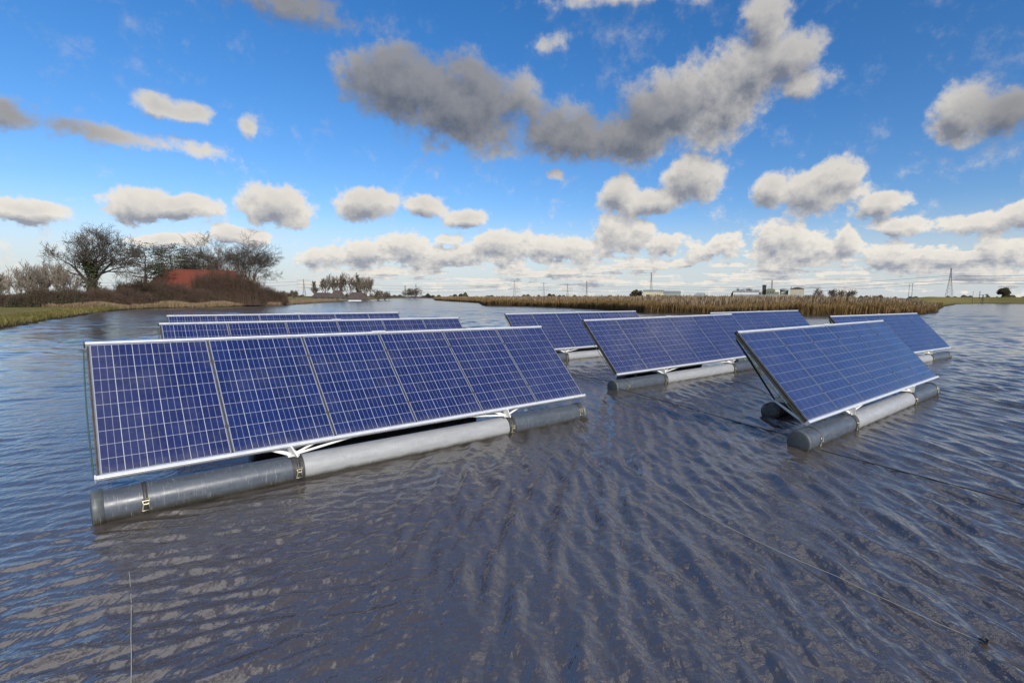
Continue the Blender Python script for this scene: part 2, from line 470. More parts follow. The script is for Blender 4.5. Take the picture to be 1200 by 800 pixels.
def disc(name, r, z, mat):
    n = 48
    V = [(r*math.sin(2*math.pi*k/n), r*math.cos(2*math.pi*k/n), z) for k in range(n)]
    mb = MB(); mb.add(V, [tuple(range(n))[::-1]]); return mb.build(name, mat)
tag(disc('water', .93, -.004, bpy.data.materials['lake_water']), 'lake water straight below the viewpoint', kind='structure')

# ------------------------------------------------------------------ ground with the lake cut into it
LAKE = np.array([(-20, 8), (-27, 19), (-35.4, 31.4), (-41, 39), (-47.3, 47.8), (-54, 57), (-61.9, 68.3), (-67, 78), (-69.4, 86.2), (-66.5, 96), (-70.4, 127.1), (-95.3, 206.3), (-144.5, 373.8),
 (-200, 570), (-185, 640), (-165, 601), (-82.4, 305.5), (-44.1, 208.6), (-33, 180), (-21.9, 125.2), (-10.6, 115.7), (-3, 104), (4.2, 88.9), (7, 77), (9.5, 68.5),
 (17.8, 66.0), (26.6, 60.0), (36, 62), (44.7, 66.0), (53.2, 75.2), (68, 96), (95.8, 132.5), (150.8, 201.1), (200, 245), (212, 215), (170, 175), (190, 120), (210, 0), (120, -90), (-40, -90), (-50, -20)], dtype=float)
def lake_sdf(X, Y):
    """distance to the shore, negative on the lake"""
    P = LAKE; Q = np.roll(P, -1, 0)
    d = np.full(X.shape, 1e9); ins = np.zeros(X.shape, bool)
    for (ax, ay), (bx, by) in zip(P, Q):
        ex, ey = bx-ax, by-ay
        t = np.clip(((X-ax)*ex+(Y-ay)*ey)/(ex*ex+ey*ey), 0, 1)
        d = np.minimum(d, np.hypot(X-ax-t*ex, Y-ay-t*ey))
        c = ((ay > Y) != (by > Y)) & (X < ex*(Y-ay)/(ey if abs(ey) > 1e-9 else 1e-9)+ax)
        ins ^= c
    return np.where(ins, -d, d)
def wob(X, Y):
    return .5*np.sin(X*.9+.3*Y)+.35*np.sin(Y*1.3-.5*X)+.25*np.sin(2.3*X+1.7*Y)
def ground_z(X, Y, s=None):
    if s is None: s = lake_sdf(X, Y)
    rr = np.hypot(X, Y)
    s = s + wob(X, Y)*.45*np.clip(rr/60, .4, 1.5)
    z = np.where(s < 0, np.maximum(s*.6, -.8), .20*np.clip(s/.35, 0, 1) + .22*np.clip(s/6, 0, 1)**.8)
    az = np.degrees(np.arctan2(X, Y))
    # the grassy dike beyond the right hand arm of the lake
    dk = np.clip((az-31)/4, 0, 1)*np.clip((s-2)/14, 0, 1)*np.clip((rr-120)/60, 0, 1)
    z = z + 2.6*dk*dk*(3-2*dk) + np.where(s > 3, .06*np.sin(X*.11)*np.sin(Y*.07), 0)
    return z
def gz(x, y): return float(ground_z(np.array([x]), np.array([y]))[0])

def make_ground():
    r = [14.]
    while r[-1] < 260: r.append(r[-1]*1.0085)
    while r[-1] < 9000: r.append(r[-1]*1.05)
    r = np.array(r)
    az = np.radians(np.concatenate([np.arange(-58, 58.01, .16), np.arange(62, 300, 4.)])); na = len(az)
    RR, AA = np.meshgrid(r, az, indexing='ij'); X = RR*np.sin(AA); Y = RR*np.cos(AA)
    Z = ground_z(X, Y)
    V = np.stack([X, Y, Z], -1).reshape(-1, 3); nr = len(r)
    i, j = np.meshgrid(np.arange(nr-1), np.arange(na), indexing='ij'); j2 = (j+1) % na
    F = np.stack([i*na+j, i*na+j2, (i+1)*na+j2, (i+1)*na+j], -1).reshape(-1, 4)[:, ::-1]
    m, t, b = new_mat('meadow', (.1, .1, .03), .9, spec=.15)
    co = t.node('ShaderNodeTexCoord').outputs['Object']
    f = t.rng(t.noise(co, .06, 6, .6), .35, .65)
    c = t.mix(f, (.185, .150, .036, 1), (.125, .118, .028, 1))
    f2 = t.rng(t.noise(t.mapping(co, (1, .35, 1), (0, 0, R(25))), .5, 5, .65), .4, .75)
    c = t.mix(f2, c, (.21, .165, .065, 1))
    z = t.math('ADD', t.sep(co)[2], t.math('MULTIPLY', t.math('SUBTRACT', t.noise(co, 1.5, 4), .5), .22))
    c = t.mix(t.rng(z, .16, .30), (.035, .026, .016, 1), c)
    t.put(b.inputs['Base Color'], c)
    bn = t.node('ShaderNodeBump'); bn.inputs['Distance'].default_value = .25; t.put(bn.inputs['Height'], t.noise(co, 2.2, 5, .7)); t.put(b.inputs['Normal'], bn.outputs[0])
    tag(np_mesh('ground', V, F, m, smooth=True), 'flat meadows and low banks around the lake', kind='structure')
make_ground()

# ------------------------------------------------------------------ reeds and grass
def blades(name, n, sampler, hfun, wfun, mat, label, seed, curve=.25, plume=0.):
    g = np.random.default_rng(seed)
    X, Y = sampler(g, n); n = len(X)
    Z = ground_z(X, Y)
    H = hfun(g, X, Y); W = wfun(g, X, Y)
    a = g.uniform(0, 2*np.pi, n); lean = g.normal(0, curve, n)*H; la = g.uniform(0, 2*np.pi, n)
    lx = np.cos(la)*lean + .10*H; ly = np.sin(la)*lean
    cx, cy = np.cos(a)*W/2, np.sin(a)*W/2
    def L(t, wf): 
        bx = X+lx*t*t; by = Y+ly*t*t; bz = Z-.05+H*t
        return np.stack([bx-cx*wf, by-cy*wf, bz], -1), np.stack([bx+cx*wf, by+cy*wf, bz], -1)
    tw = .25 if not plume else plume
    rows = [L(0, 1), L(.55, .9), L(.82, tw if plume else .6), L(1., .15)]
    V = np.concatenate([p for r_ in rows for p in r_], 0)
    idx = np.arange(n)
    F = []
    for k in range(3):
        b0, b1 = 2*k*n, (2*k+1)*n; c0, c1 = (2*k+2)*n, (2*k+3)*n
        F.append(np.stack([b0+idx, b1+idx, c1+idx, c0+idx], -1))
    F = np.concatenate(F, 0)
    v = g.uniform(0, 1, n)
    at = np.concatenate([np.clip(v*.75+o, 0, 1) for o in (-.12, -.12, 0, 0, .12, .12, .25, .25)])
    o = np_mesh(name, V, F, mat, attr=at)
    return tag(o, label, kind='stuff')

def blade_mat(name, dark, mid, light):
    m, t, b = new_mat(name, mid, .8, spec=.2)
    a = t.node('ShaderNodeAttribute', attribute_name='vary').outputs['Fac']
    co = t.node('ShaderNodeTexCoord').outputs['Object']
    big = t.noise(co, .12, 3)
    f = t.math('ADD', a, t.math('MULTIPLY', t.math('SUBTRACT', big, .5), .9), clamp=True)
    r_ = t.node('ShaderNodeValToRGB'); e = r_.color_ramp.elements
    e[0].position = .05; e[0].color = (*dark, 1); e[1].position = .95; e[1].color = (*light, 1)
    q = e.new(.5); q.color = (*mid, 1)
    t.put(r_.inputs[0], f); t.put(b.inputs['Base Color'], r_.outputs[0])
    # thin leaves let some light through
    tr = t.node('ShaderNodeBsdfTranslucent'); t.put(tr.inputs[0], r_.outputs[0])
    mx = t.node('ShaderNodeMixShader'); mx.inputs[0].default_value = .25
    t.l.new(b.outputs[0], mx.inputs[1]); t.l.new(tr.outputs[0], mx.inputs[2]); t.l.new(mx.outputs[0], t.n['Material Output'].inputs[0])
    return m
M['reed'] = blade_mat('dry_reed', (.09, .060, .025), (.21, .135, .052), (.33, .22, .10))
M['reed_pale'] = blade_mat('dry_marsh', (.17, .125, .075), (.27, .195, .115), (.36, .27, .17))
M['tuft'] = blade_mat('bank_grass', (.075, .075, .02), (.16, .14, .04), (.34, .27, .12))

def shore_sampler(pts, depth, powr=1.6, near=.0):
    P = np.array(pts, float); seg = np.diff(P, axis=0); ln = np.hypot(*seg.T)
    mid = (P[1:]+P[:-1])/2; wgt = ln/np.clip(np.hypot(*mid.T), 30, None)**1.35; wgt /= wgt.sum()
    def f(g, n):
        k = g.choice(len(seg), n, p=wgt); t = g.uniform(0, 1, n)
        x = P[k, 0]+seg[k, 0]*t; y = P[k, 1]+seg[k, 1]*t
        nx, ny = -seg[k, 1]/ln[k], seg[k, 0]/ln[k]
        d = near + depth*g.uniform(0, 1, n)**powr
        x = x+nx*d + g.normal(0, .25, n); y = y+ny*d + g.normal(0, .25, n)
        s = lake_sdf(x, y) + wob(x, y)*.45
        ok = s > .1
        return x[ok], y[ok]
    return f
right_shore = [(-150, 530), (-82.4, 305.5), (-44.1, 208.6), (-33, 180), (-21.9, 125.2), (-10.6, 115.7), (-3, 104), (4.2, 88.9), (7, 77), (9.5, 68.5),
 (17.8, 66.0), (26.6, 60.0), (36, 62), (44.7, 66.0), (53.2, 75.2), (68, 96), (95.8, 132.5)]
def reed_h(g, X, Y):
    az = np.degrees(np.arctan2(X, Y)); base = 1.70 - .75*np.clip((az-31)/4, 0, 1)
    clump = .16*np.sin(X*.55+Y*.2)+.12*np.sin(X*1.4-.8*Y)+.08*np.sin(3.1*X+2*Y)
    return (base+clump*1.3)*g.normal(.90, .13, len(X))
# both orientations of the normal: land lies on the left of the walking direction here
blades('reed_bed', 120000, shore_sampler(right_shore, 6.0, 1.3), lambda g, X, Y: reed_h(g, X, Y)*(.64+.10*np.sin(X*.21+1)*np.sin(X*.08)), lambda g, X, Y: g.uniform(.03, .075, len(X))*np.clip(np.hypot(X, Y)/90, .8, 3.5), M['reed'],
       'tall dry tawny reeds fringing the far right shore', 21, .10, 1.25)
blades('reed_bed', 120000, shore_sampler(right_shore, 70, 1.0, 5.), lambda g, X, Y: reed_h(g, X, Y)*.97, lambda g, X, Y: g.uniform(.05, .13, len(X))*np.clip(np.hypot(X, Y)/90, .8, 3.5), M['reed_pale'],
       'dry reeds filling the marsh behind the shore fringe', 22, .12, 1.3)
left_shore = list(reversed([(-200, 570), (-144.5, 373.8), (-95.3, 206.3), (-70.4, 127.1), (-66.5, 96), (-69.4, 86.2), (-67, 78), (-61.9, 68.3), (-54, 57), (-47.3, 47.8), (-41, 39), (-35.4, 31.4), (-27, 19)]))
blades('bank_grass', 60000, shore_sampler(left_shore, 3.5, 1.2), lambda g, X, Y: g.uniform(.06, .26, len(X))*(1+.5*np.sin(X*.8)*np.sin(Y*.6)), lambda g, X, Y: g.uniform(.02, .05, len(X))*np.clip(np.hypot(X, Y)/60, .8, 4), M['tuft'],
       'rough tufted grass along the left bank', 23, .35)
blades('bank_grass', 60000, shore_sampler(left_shore, 45, 1., 2.), lambda g, X, Y: g.uniform(.02, .09, len(X)), lambda g, X, Y: g.uniform(.03, .08, len(X))*np.clip(np.hypot(X, Y)/60, .8, 4), M['tuft'],
       'short meadow grass behind the left bank', 24, .4)
farm_shore = [(-64, 72), (-67, 78), (-69.4, 86.2),  (-66.5, 96), (-70.4, 127.1), (-95.3, 206.3)]
blades('reed_fringe', 46000, shore_sampler(farm_shore, 8, 1.2), lambda g, X, Y: g.uniform(.30, .80, len(X))*(1+.3*np.sin(X*.7+Y*.5)), lambda g, X, Y: g.uniform(.03, .08, len(X)), M['reed_pale'],
       'low tawny reed fringe below the farm hedge', 25, .2, 1.2)

# ------------------------------------------------------------------ trees
M['bark'] = varied('winter_bark', (.040, .031, .024), (.070, .055, .042), .9, 2)
M['bark_pale'] = varied('pale_bark', (.15, .125, .095), (.24, .205, .16), .9, 2)
M['bark_mid'] = varied('poplar_bark', (.085, .07, .05), (.14, .115, .085), .9, 2)
M['twig'] = varied('brown_twigs', (.046, .030, .020), (.080, .050, .032), .9, 1)
M['needle'] = varied('dark_needles', (.020, .030, .012), (.045, .052, .022), .85, 1)
M['ivy'] = varied('ivy_leaves', (.030, .040, .012), (.065, .075, .024), .8, 1)
M['olive'] = varied('olive_twigs', (.075, .068, .030), (.12, .10, .045), .9, 1)

def seg_mesh(name, segs, mat, parent, n=3):
    A = np.array([s[0] for s in segs], float); B = np.array([s[1] for s in segs], float)
    r0 = np.array([s[2] for s in segs]); r1 = np.array([s[3] for s in segs])
    d = B-A; d /= np.maximum(np.linalg.norm(d, axis=1, keepdims=True), 1e-9)
    up = np.where(np.abs(d[:, 2:3]) < .9, [[0, 0, 1.]], [[1., 0, 0]])
    a = np.cross(d, up); a /= np.linalg.norm(a, axis=1, keepdims=True); b = np.cross(a, d)
    V = []
    for P, r in ((A, r0), (B, r1)):
        for k in range(n):
            t = 2*math.pi*k/n
            V.append(P+(a*math.cos(t)+b*math.sin(t))*r[:, None])
    N = len(A); V = np.concatenate(V, 0); i = np.arange(N); F = []
    for k in range(n):
        k2 = (k+1) % n
        F.append(np.stack([k*N+i, k2*N+i, (n+k2)*N+i, (n+k)*N+i], -1))
    return np_mesh(name, V, np.concatenate(F, 0), mat, parent)

def leaf_mesh(name, P, size, mat, parent, seed, flat=1.):
    g = np.random.default_rng(seed); P = np.asarray(P, float); n = len(P)
    u = g.normal(0, 1, (n, 3)); u[:, 2] *= flat; u /= np.linalg.norm(u, axis=1, keepdims=True)
    w = g.normal(0, 1, (n, 3)); w[:, 2] *= flat; w = np.cross(u, w); w /= np.maximum(np.linalg.norm(w, axis=1, keepdims=True), 1e-6)
    s = size*g.uniform(.5, 1.4, (n, 1))
    V = np.concatenate([P-u*s, P+w*s*.6, P+u*s, P-w*s*.6], 0); i = np.arange(n)
    return np_mesh(name, V, np.stack([i, n+i, 2*n+i, 3*n+i], -1), mat, parent)

def grow(seed, H, spread, style, levels=6, trunk_r=.3, trunk_frac=.25, twig=.018, lean=0.):
    rd = random.Random(seed)
    trunk, crown, tips = [], [], []
    def rec(p, d, L, r, lv):
        # one limb made of 3-4 bending pieces, children along it
        k = 4 if lv <= 2 else 3
        q = p.copy(); dd = d.copy(); rr = r
        for i in range(k):
            j = Vector((rd.gauss(0, 1), rd.gauss(0, 1), rd.gauss(0, 1)))*(.10 if lv < 4 else .17)
            if style == 'oak': up = .03 if lv < 3 else .06
            elif style == 'vase': up = .16
            elif style == 'pine': up = -.02 if lv >= 2 else .05
            else: up = .10
            dd = (dd + j + Vector((0, 0, up))).normalized()
            nq = q + dd*L/k; nr = max(rr*.84, twig)
            crown.append((tuple(q), tuple(nq), rr, nr))
            q, rr = nq, nr
            if lv < levels and (i > 0 or lv > 1):
                nb = 1 if lv < 3 else (2 if rd.random() < .45 else 1)
                for _ in range(nb):
                    side = dd.orthogonal(); side.rotate(Matrix.Rotation(rd.uniform(0, 6.283), 3, dd))
                    if style == 'pine': side.z *= .25
                    ang = rd.uniform(.40, .90)
                    if style in ('vase', 'poplar'): ang = rd.uniform(.25, .6)
                    nd = (dd*math.cos(ang) + side.normalized()*math.sin(ang)).normalized()
                    rec(q.copy(), nd, L*rd.uniform(.52, .80), max(rr*rd.uniform(.50, .7), twig), lv+1)
        tips.append(tuple(q))
    th = H*trunk_frac
    p = Vector((0, 0, -.2)); d = Vector((lean, 0, 1)).normalized(); n = 5; r = trunk_r*1.25
    for i in range(n):
        nq = p+d*(th+.2)/n; nr = trunk_r*(1.15-.22*i/n)
        trunk.append((tuple(p), tuple(nq), r, nr)); p, r = nq, nr
        d = (d+Vector((rd.gauss(0, .05), rd.gauss(0, .05), 0))).normalized()
    nm = {'oak': 6, 'vase': 5, 'pine': 8, 'poplar': 6}[style]
    if style in ('oak', 'vase'):
        for k in range(nm):
            a = 6.283*k/nm+rd.uniform(-.4, .4); s = spread*rd.uniform(.45, 1.15) if k else .12
            dd = Vector((math.cos(a)*s, math.sin(a)*s, 1)).normalized()
            rec(p.copy(), dd, (H-th)*rd.uniform(.50, .64), r*rd.uniform(.45, .72), 1)
    else:
        q = p.copy(); rr = r; m = 9
        for k in range(m):
            nq = q+Vector((rd.gauss(0, .05)*H/m, rd.gauss(0, .05)*H/m, (H-th)/m*.93)); nr = max(rr*.86, .04)
            trunk.append((tuple(q), tuple(nq), rr, nr)); q, rr = nq, nr
            for _ in range(3 if style == 'pine' else 2):
                a = rd.uniform(0, 6.283)
                if style == 'pine':
                    dd = Vector((math.cos(a), math.sin(a), rd.uniform(.1, .5))).normalized()
                    L = spread*H*(.30+.16*math.sin(math.pi*min(1, (k+1)/m)))*rd.uniform(.6, 1.15)
                else:
                    dd = Vector((math.cos(a)*.5, math.sin(a)*.5, 1)).normalized(); L = (H-th)*spread*rd.uniform(.25, .42)*(1-.5*k/m)
                rec(q.copy(), dd, L, rr*rd.uniform(.35, .55), 2)
    return trunk, crown, tips

def at(azd, dist):
    a = R(azd); x, y = dist*math.sin(a), dist*math.cos(a)
    return x, y, gz(x, y)

def tree(azd, dist, H, spread, style, label, seed, bark='bark', name='bare_tree', group=None, levels=5, trunk_r=.3, tf=.25, twig=.018, foliage=None, ivy=0, fsize=.2, lean=0., cat='tree'):
    root = empty(name, at(azd, dist), (0, 0, seed*1.7))
    tag(root, label, cat, group)
    tr, cr, tips = grow(seed, H, spread, style, levels, trunk_r, tf, twig, lean)
    # normalise to the wanted height
    top = max(c[1][2] for c in cr); k = H/top
    # keep the height exact but leave the trunk where it is
    def sc(s): return [((a[0]*k, a[1]*k, a[2]*k), (b[0]*k, b[1]*k, b[2]*k), r0, r1) for a, b, r0, r1 in s]
    seg_mesh('trunk', sc(tr), M[bark], root, 7)
    seg_mesh('crown', sc(cr), M[bark], root, 3)
    if foliage:
        g = np.random.default_rng(seed); T = np.array(tips)*k
        P = np.repeat(T, 8, 0)+g.normal(0, 1, (len(T)*8, 3))*[.38, .38, .07]
        leaf_mesh('foliage', P, fsize, M[foliage], root, seed, .5)
    if ivy:
        g = np.random.default_rng(seed+5)
        T = np.array([s[0] for s in tr]+[s[1] for s in tr]+[s[0] for s in cr[:400] if s[2] > .05])*k
        T = T[T[:, 2] < H*.62]
        P = T[g.integers(0, len(T), ivy)]+g.normal(0, .45, (ivy, 3))
        leaf_mesh('ivy', P, .16, M['ivy'], root, seed+1)
    return root

GF = 'bare trees round the farm'
tree(-43.26, 112, 13.2, .68, 'oak', 'tallest spreading bare tree at far left with a wide round crown', 3, group=GF, levels=6, trunk_r=.62, tf=.30, twig=.014, ivy=2500)
tree(-39.75, 126, 11.4, .66, 'pine', 'flat topped dark pine just left of the red roof chimney', 14, name='pine_tree', group=GF, levels=4, trunk_r=.26, tf=.42, twig=.022, foliage='needle', fsize=.10)
tree(-37.9, 138, 12.6, .62, 'pine', 'flat topped dark pine behind the left end of the red roof ridge', 15, name='pine_tree', group=GF, levels=4, trunk_r=.25, tf=.45, twig=.022, foliage='needle', fsize=.10)
tree(-36.2, 140, 12.4, .60, 'pine', 'shorter leaning dark pine behind the middle of the red roof ridge', 16, name='pine_tree', group=GF, levels=4, trunk_r=.24, tf=.45, twig=.022, foliage='needle', fsize=.10)
tree(-34.5, 138, 16.2, .72, 'oak', 'ivy clad bare tree rising over the right end of the red roof', 21, group=GF, levels=6, trunk_r=.42, tf=.3, twig=.015, ivy=6200)
tree(-32.3, 136, 16.4, .72, 'oak', 'bare tree with a twiggy open crown right of the farmhouse, nearest the shore', 24, group=GF, levels=6, trunk_r=.38, tf=.26, twig=.015)
for i, (a, d, h, lb) in enumerate([(-48.25, 120, 5.6, 'low bare tree cut by the left edge of the view'),
    (-47.2, 112, 6.2, 'pale upright bare tree, first from the left in the thin grove by the meadow'), (-46.55, 108, 6.9, 'pale upright bare tree, second from the left in the thin grove by the meadow'),
    (-45.95, 113, 7.2, 'pale upright bare tree, third from the left in the thin grove by the meadow'), (-45.3, 109, 6.9, 'pale upright bare tree, fourth from the left in the thin grove'),
    (-44.75, 114, 6.8, 'pale upright bare tree closest to the tallest spreading tree')]):
    tree(a, d, h, .75, 'vase', lb, 30+i, bark='bark_pale' if i else 'bark_mid', group='pale upright trees at the meadow edge', levels=5, trunk_r=.13, tf=.12, twig=.017)

def bush(azd, dist, w, dep, h, mat, label, seed, n=1600, name='bush', leaf=.07, dense=1.0, group='bushes in front of the farm'):
    """a thicket: many thin upright shoots that fork, with a haze of fine leaves or twigs"""
    g = np.random.default_rng(seed)
    root = empty(name, at(azd, dist), (0, 0, R(-azd)))
    tag(root, label, 'bush', group)
    n = int(n*dense)
    x = g.uniform(-1, 1, n); y = g.uniform(-1, 1, n)
    env = np.sqrt(np.clip(1-np.abs(x)**2.6, .04, 1))*(.80+.12*np.sin(x*w*1.1+seed)+.10*np.sin(x*w*2.7+seed*2))
    hh = h*env*g.uniform(.45, 1.05, n)
    P = np.stack([x*w/2, y*dep/2, np.zeros(n)-.1], -1)
    T = P + np.stack([g.normal(0, .16, n)*hh, g.normal(0, .16, n)*hh, hh], -1)
    Mi = P+(T-P)*.55+g.normal(0, .06, (n, 3))*h*.4
    segs = [(tuple(a), tuple(b), .028, .018) for a, b in zip(P, Mi)]+[(tuple(a), tuple(b), .018, .008) for a, b in zip(Mi, T)]
    for k in range(3):
        E = Mi + (T-Mi)*g.uniform(.1, .9, (n, 1)) ; D = E+g.normal(0, 1, (n, 3))*[.4, .4, .22]*h*.22+[0, 0, h*.09]
        segs += [(tuple(a), tuple(b), .013, .007) for a, b in zip(E, D)]
    seg_mesh('stems', segs, M['twig'] if mat != 'bark_pale' else M['bark_pale'], root, 3)
    m = n*7
    k = g.integers(0, n, m); t = g.uniform(.05, 1, (m, 1))
    Q = P[k]+(T[k]-P[k])*t+g.normal(0, 1, (m, 3))*[.28, .28, .16]
    Q[:, 2] = np.abs(Q[:, 2])
    leaf_mesh('foliage', Q, leaf, M[mat], root, seed+3)
    return root
B = [(-45.7, 101, 6.6, 3, 3.0, 'needle', 'dark green dense hedge below the pale grove at far left'),
     (-47.8, 108, 6.0, 3, 2.3, 'twig', 'reddish brown low thicket at the left edge of the view'),
     (-43.4, 103, 7.5, 4, 3.2, 'twig', 'brown thicket around the foot of the tallest tree'),
     (-41.5, 112, 7.4, 4, 3.6, 'twig', 'brown thicket between the tallest tree and the flat topped pines'),
     (-40.1, 119, 6.4, 3, 5.4, 'ivy', 'dark evergreen bush left of the red roof'),
     (-38.7, 120, 7.4, 3, 5.2, 'twig', 'reddish brown hedge under the left slope of the red roof'),
     (-36.7, 122, 7.6, 3, 3.7, 'olive', 'low olive brown hedge before the middle of the red roof'),
     (-34.0, 126, 11.5, 3.4, 8.6, 'twig', 'tall brown bush covering the right end of the red roof'),
     (-32.5, 139, 6.8, 3, 5.6, 'olive', 'olive bush behind the pale garden gate'),
     (-31.1, 143, 8.0, 3, 4.6, 'twig', 'brown bush right of the last tree, sloping down to the reeds')]
for i, (a, d, w, dp, h, mt, lb) in enumerate(B):
    bush(a, d, w*1.15, dp, h, mt, lb, 60+i, n=2300, leaf=.085 if mt in ('needle', 'ivy') else .045)

# far group of trees left of the middle
GT = 'tall bare trees at the far farmstead'
for i, (a, d, h, sp, st, lb) in enumerate([
    (-28.6, 330, 5.5, .8, 'oak', 'tiny bare tree left of the far pylon'), (-29.3, 300, 5, .9, 'oak', 'tiny bare tree nearest the near farm bushes'),
    (-26.75, 310, 10.5, .85, 'poplar', 'dense twiggy tree standing between far pylon and tall tree row'),
    (-25.85, 300, 13.2, .62, 'vase', 'slender vase shaped bare tree, first of the tall row'), (-24.95, 305, 14.2, .62, 'vase', 'bare tree second from the left in the tall row'),
    (-24.4, 300, 14.0, .55, 'poplar', 'bare tree third from the left in the tall row'), (-23.65, 300, 15, .66, 'vase', 'highest bare tree in the middle of the tall row'),
    (-22.8, 300, 14.8, .62, 'poplar', 'bare tree third from the right in the tall row'), (-22.15, 305, 14.6, .60, 'vase', 'bare tree second from the right in the tall row'),
    (-21.75, 300, 14, .66, 'vase', 'bare tree at the right end of the tall row'), (-20.9, 310, 7.5, .9, 'oak', 'short bare tree right of the tall row'),
    (-20.2, 330, 6.8, .9, 'oak', 'small leaning bare tree furthest right of the tall row')]):
    tree(a, d, h, sp, st, lb, 80+i, bark='bark_mid', group=GT, levels=5 if st != 'poplar' else 5, trunk_r=.35, tf=.16 if st != 'poplar' else .1, twig=.040)
for i, (a, d, h, lb) in enumerate([(-17.75, 520, 12, 'left one of two small bare trees near twin masts on the horizon'), (-17.2, 520, 13, 'right one of two small bare trees near twin masts on the horizon'),
    (40.0, 340, 4.8, 'dark round leaning tree on the green dike at far right'), (17.9, 700, 16, 'bare trees left of the factory tower, leftmost'), (18.5, 700, 15, 'bare tree left of the factory tower, second'),
    (19.1, 700, 16, 'bare tree left of the factory tower, third'), (19.7, 700, 15, 'bare tree left of the factory tower, closest to it'), (25.5, 600, 13, 'single bare tree right of the cream silo'), (26.8, 620, 14, 'bare tree next right of the single one by the silo'),
    (27.6, 650, 12, 'bare tree in the middle of the row right of the silo'), (28.4, 650, 13, 'bare tree at right end of the row beyond the silo'), (7.05, 560, 10.5, 'rounded tree over the left end of the grey hall')]):
    fol = 'olive' if i in (2, 11) else None
    tree(a, d, h, .9, 'oak', lb if i != 3 else 'bare tree left of the factory tower, leftmost of four', 110+i, bark='bark_mid' if i != 2 else 'bark', group='scattered trees on the horizon', levels=5, trunk_r=.3, tf=.12, twig=.06 if d > 400 else .03, foliage=fol, fsize=.35 if d > 400 else .22)

# continuous far woodland on the horizon
def woodland():
    g = np.random.default_rng(9); P = []
    for a in np.arange(-31, 47, .035):
        d = 1500 + 500*math.sin(a*.6)+300*math.sin(a*1.7)
        hgt = 5 + 3*math.sin(a*1.9)+2.5*math.sin(a*4.7+1)+2.*math.sin(a*11)
        if -19 < a < -6: hgt *= .8
        if hgt < 2: hgt = 2
        for k in range(int(18+hgt*5)):
            aa = R(a+g.uniform(-.03, .03)); dd = d+g.uniform(-15, 15)
            P.append((dd*math.sin(aa), dd*math.cos(aa), .3+hgt*g.uniform(0, 1)**.8))
    o = leaf_mesh('far_woods', P, 1.1, varied('far_wood', (.045, .048, .032), (.085, .075, .05), .9, .02), None, 4)
    tag(o, 'low dark line of far woods along the horizon', kind='stuff')
woodland()

# ------------------------------------------------------------------ farmhouse
def roof_mat():
    m, t, b = new_mat('red_roof_tiles', (.3, .06, .03), .75)
    co = t.node('ShaderNodeTexCoord').outputs['Object']
    br = t.node('ShaderNodeTexBrick'); br.inputs['Scale'].default_value = 3.2
    t.put(br.inputs['Vector'], t.mapping(co, (1, 1, 1), (R(90), 0, 0)))
    br.inputs['Color1'].default_value = (.30, .052, .021, 1); br.inputs['Color2'].default_value = (.20, .036, .017, 1); br.inputs['Mortar'].default_value = (.12, .03, .02, 1)
    br.inputs['Mortar Size'].default_value = .02
    c = t.mix(t.rng(t.noise(co, .55, 6, .65), .42, .70, 0, .6), br.outputs[0], (.13, .05, .032, 1))
    t.put(b.inputs['Base Color'], c)
    bn = t.node('ShaderNodeBump'); bn.inputs['Distance'].default_value = .05; t.put(bn.inputs['Height'], br.outputs['Fac']); t.put(b.inputs['Normal'], bn.outputs[0])
    return m
M['roof'] = roof_mat()
M['brick'] = varied('brick_wall', (.20, .09, .06), (.27, .13, .085), .85, 3)
M['dark_roof'] = varied('dark_roof', (.045, .034, .030), (.08, .06, .05), .85, .6)
M['white'] = varied('white_paint', (.60, .61, .58), (.76, .76, .72), .6, 1)
M['glass'] = new_mat('window_glass', (.05, .07, .09), .1)[0]
M['grey_clad'] = varied('grey_cladding', (.21, .24, .23), (.30, .33, .31), .6, .1)
M['cream_clad'] = varied('cream_cladding', (.46, .42, .30), (.56, .52, .38), .6, .1)
M['olive_clad'] = varied('olive_cladding', (.17, .17, .11), (.24, .23, .15), .6, .1)
M['brown_clad'] = varied('brown_cladding', (.10, .075, .055), (.15, .11, .08), .7, .1)
M['pylon'] = varied('pylon_steel', (.10, .11, .12), (.17, .18, .19), .6, .1)

def hip_roof(mb, L, W, z0, z1, inset, oh=.5):
    a, b_ = L/2+oh, W/2+oh; r = L/2-inset
    vs = [(-a, -b_, z0), (a, -b_, z0), (a, b_, z0), (-a, b_, z0), (-r, 0, z1), (r, 0, z1),
          (-a, -b_, z0-.12), (a, -b_, z0-.12), (a, b_, z0-.12), (-a, b_, z0-.12)]
    mb.add(vs, [(0, 1, 5, 4), (1, 2, 5), (2, 3, 4, 5), (3, 0, 4), (6, 7, 1, 0), (7, 8, 2, 1), (8, 9, 3, 2), (9, 6, 0, 3), (9, 8, 7, 6)])

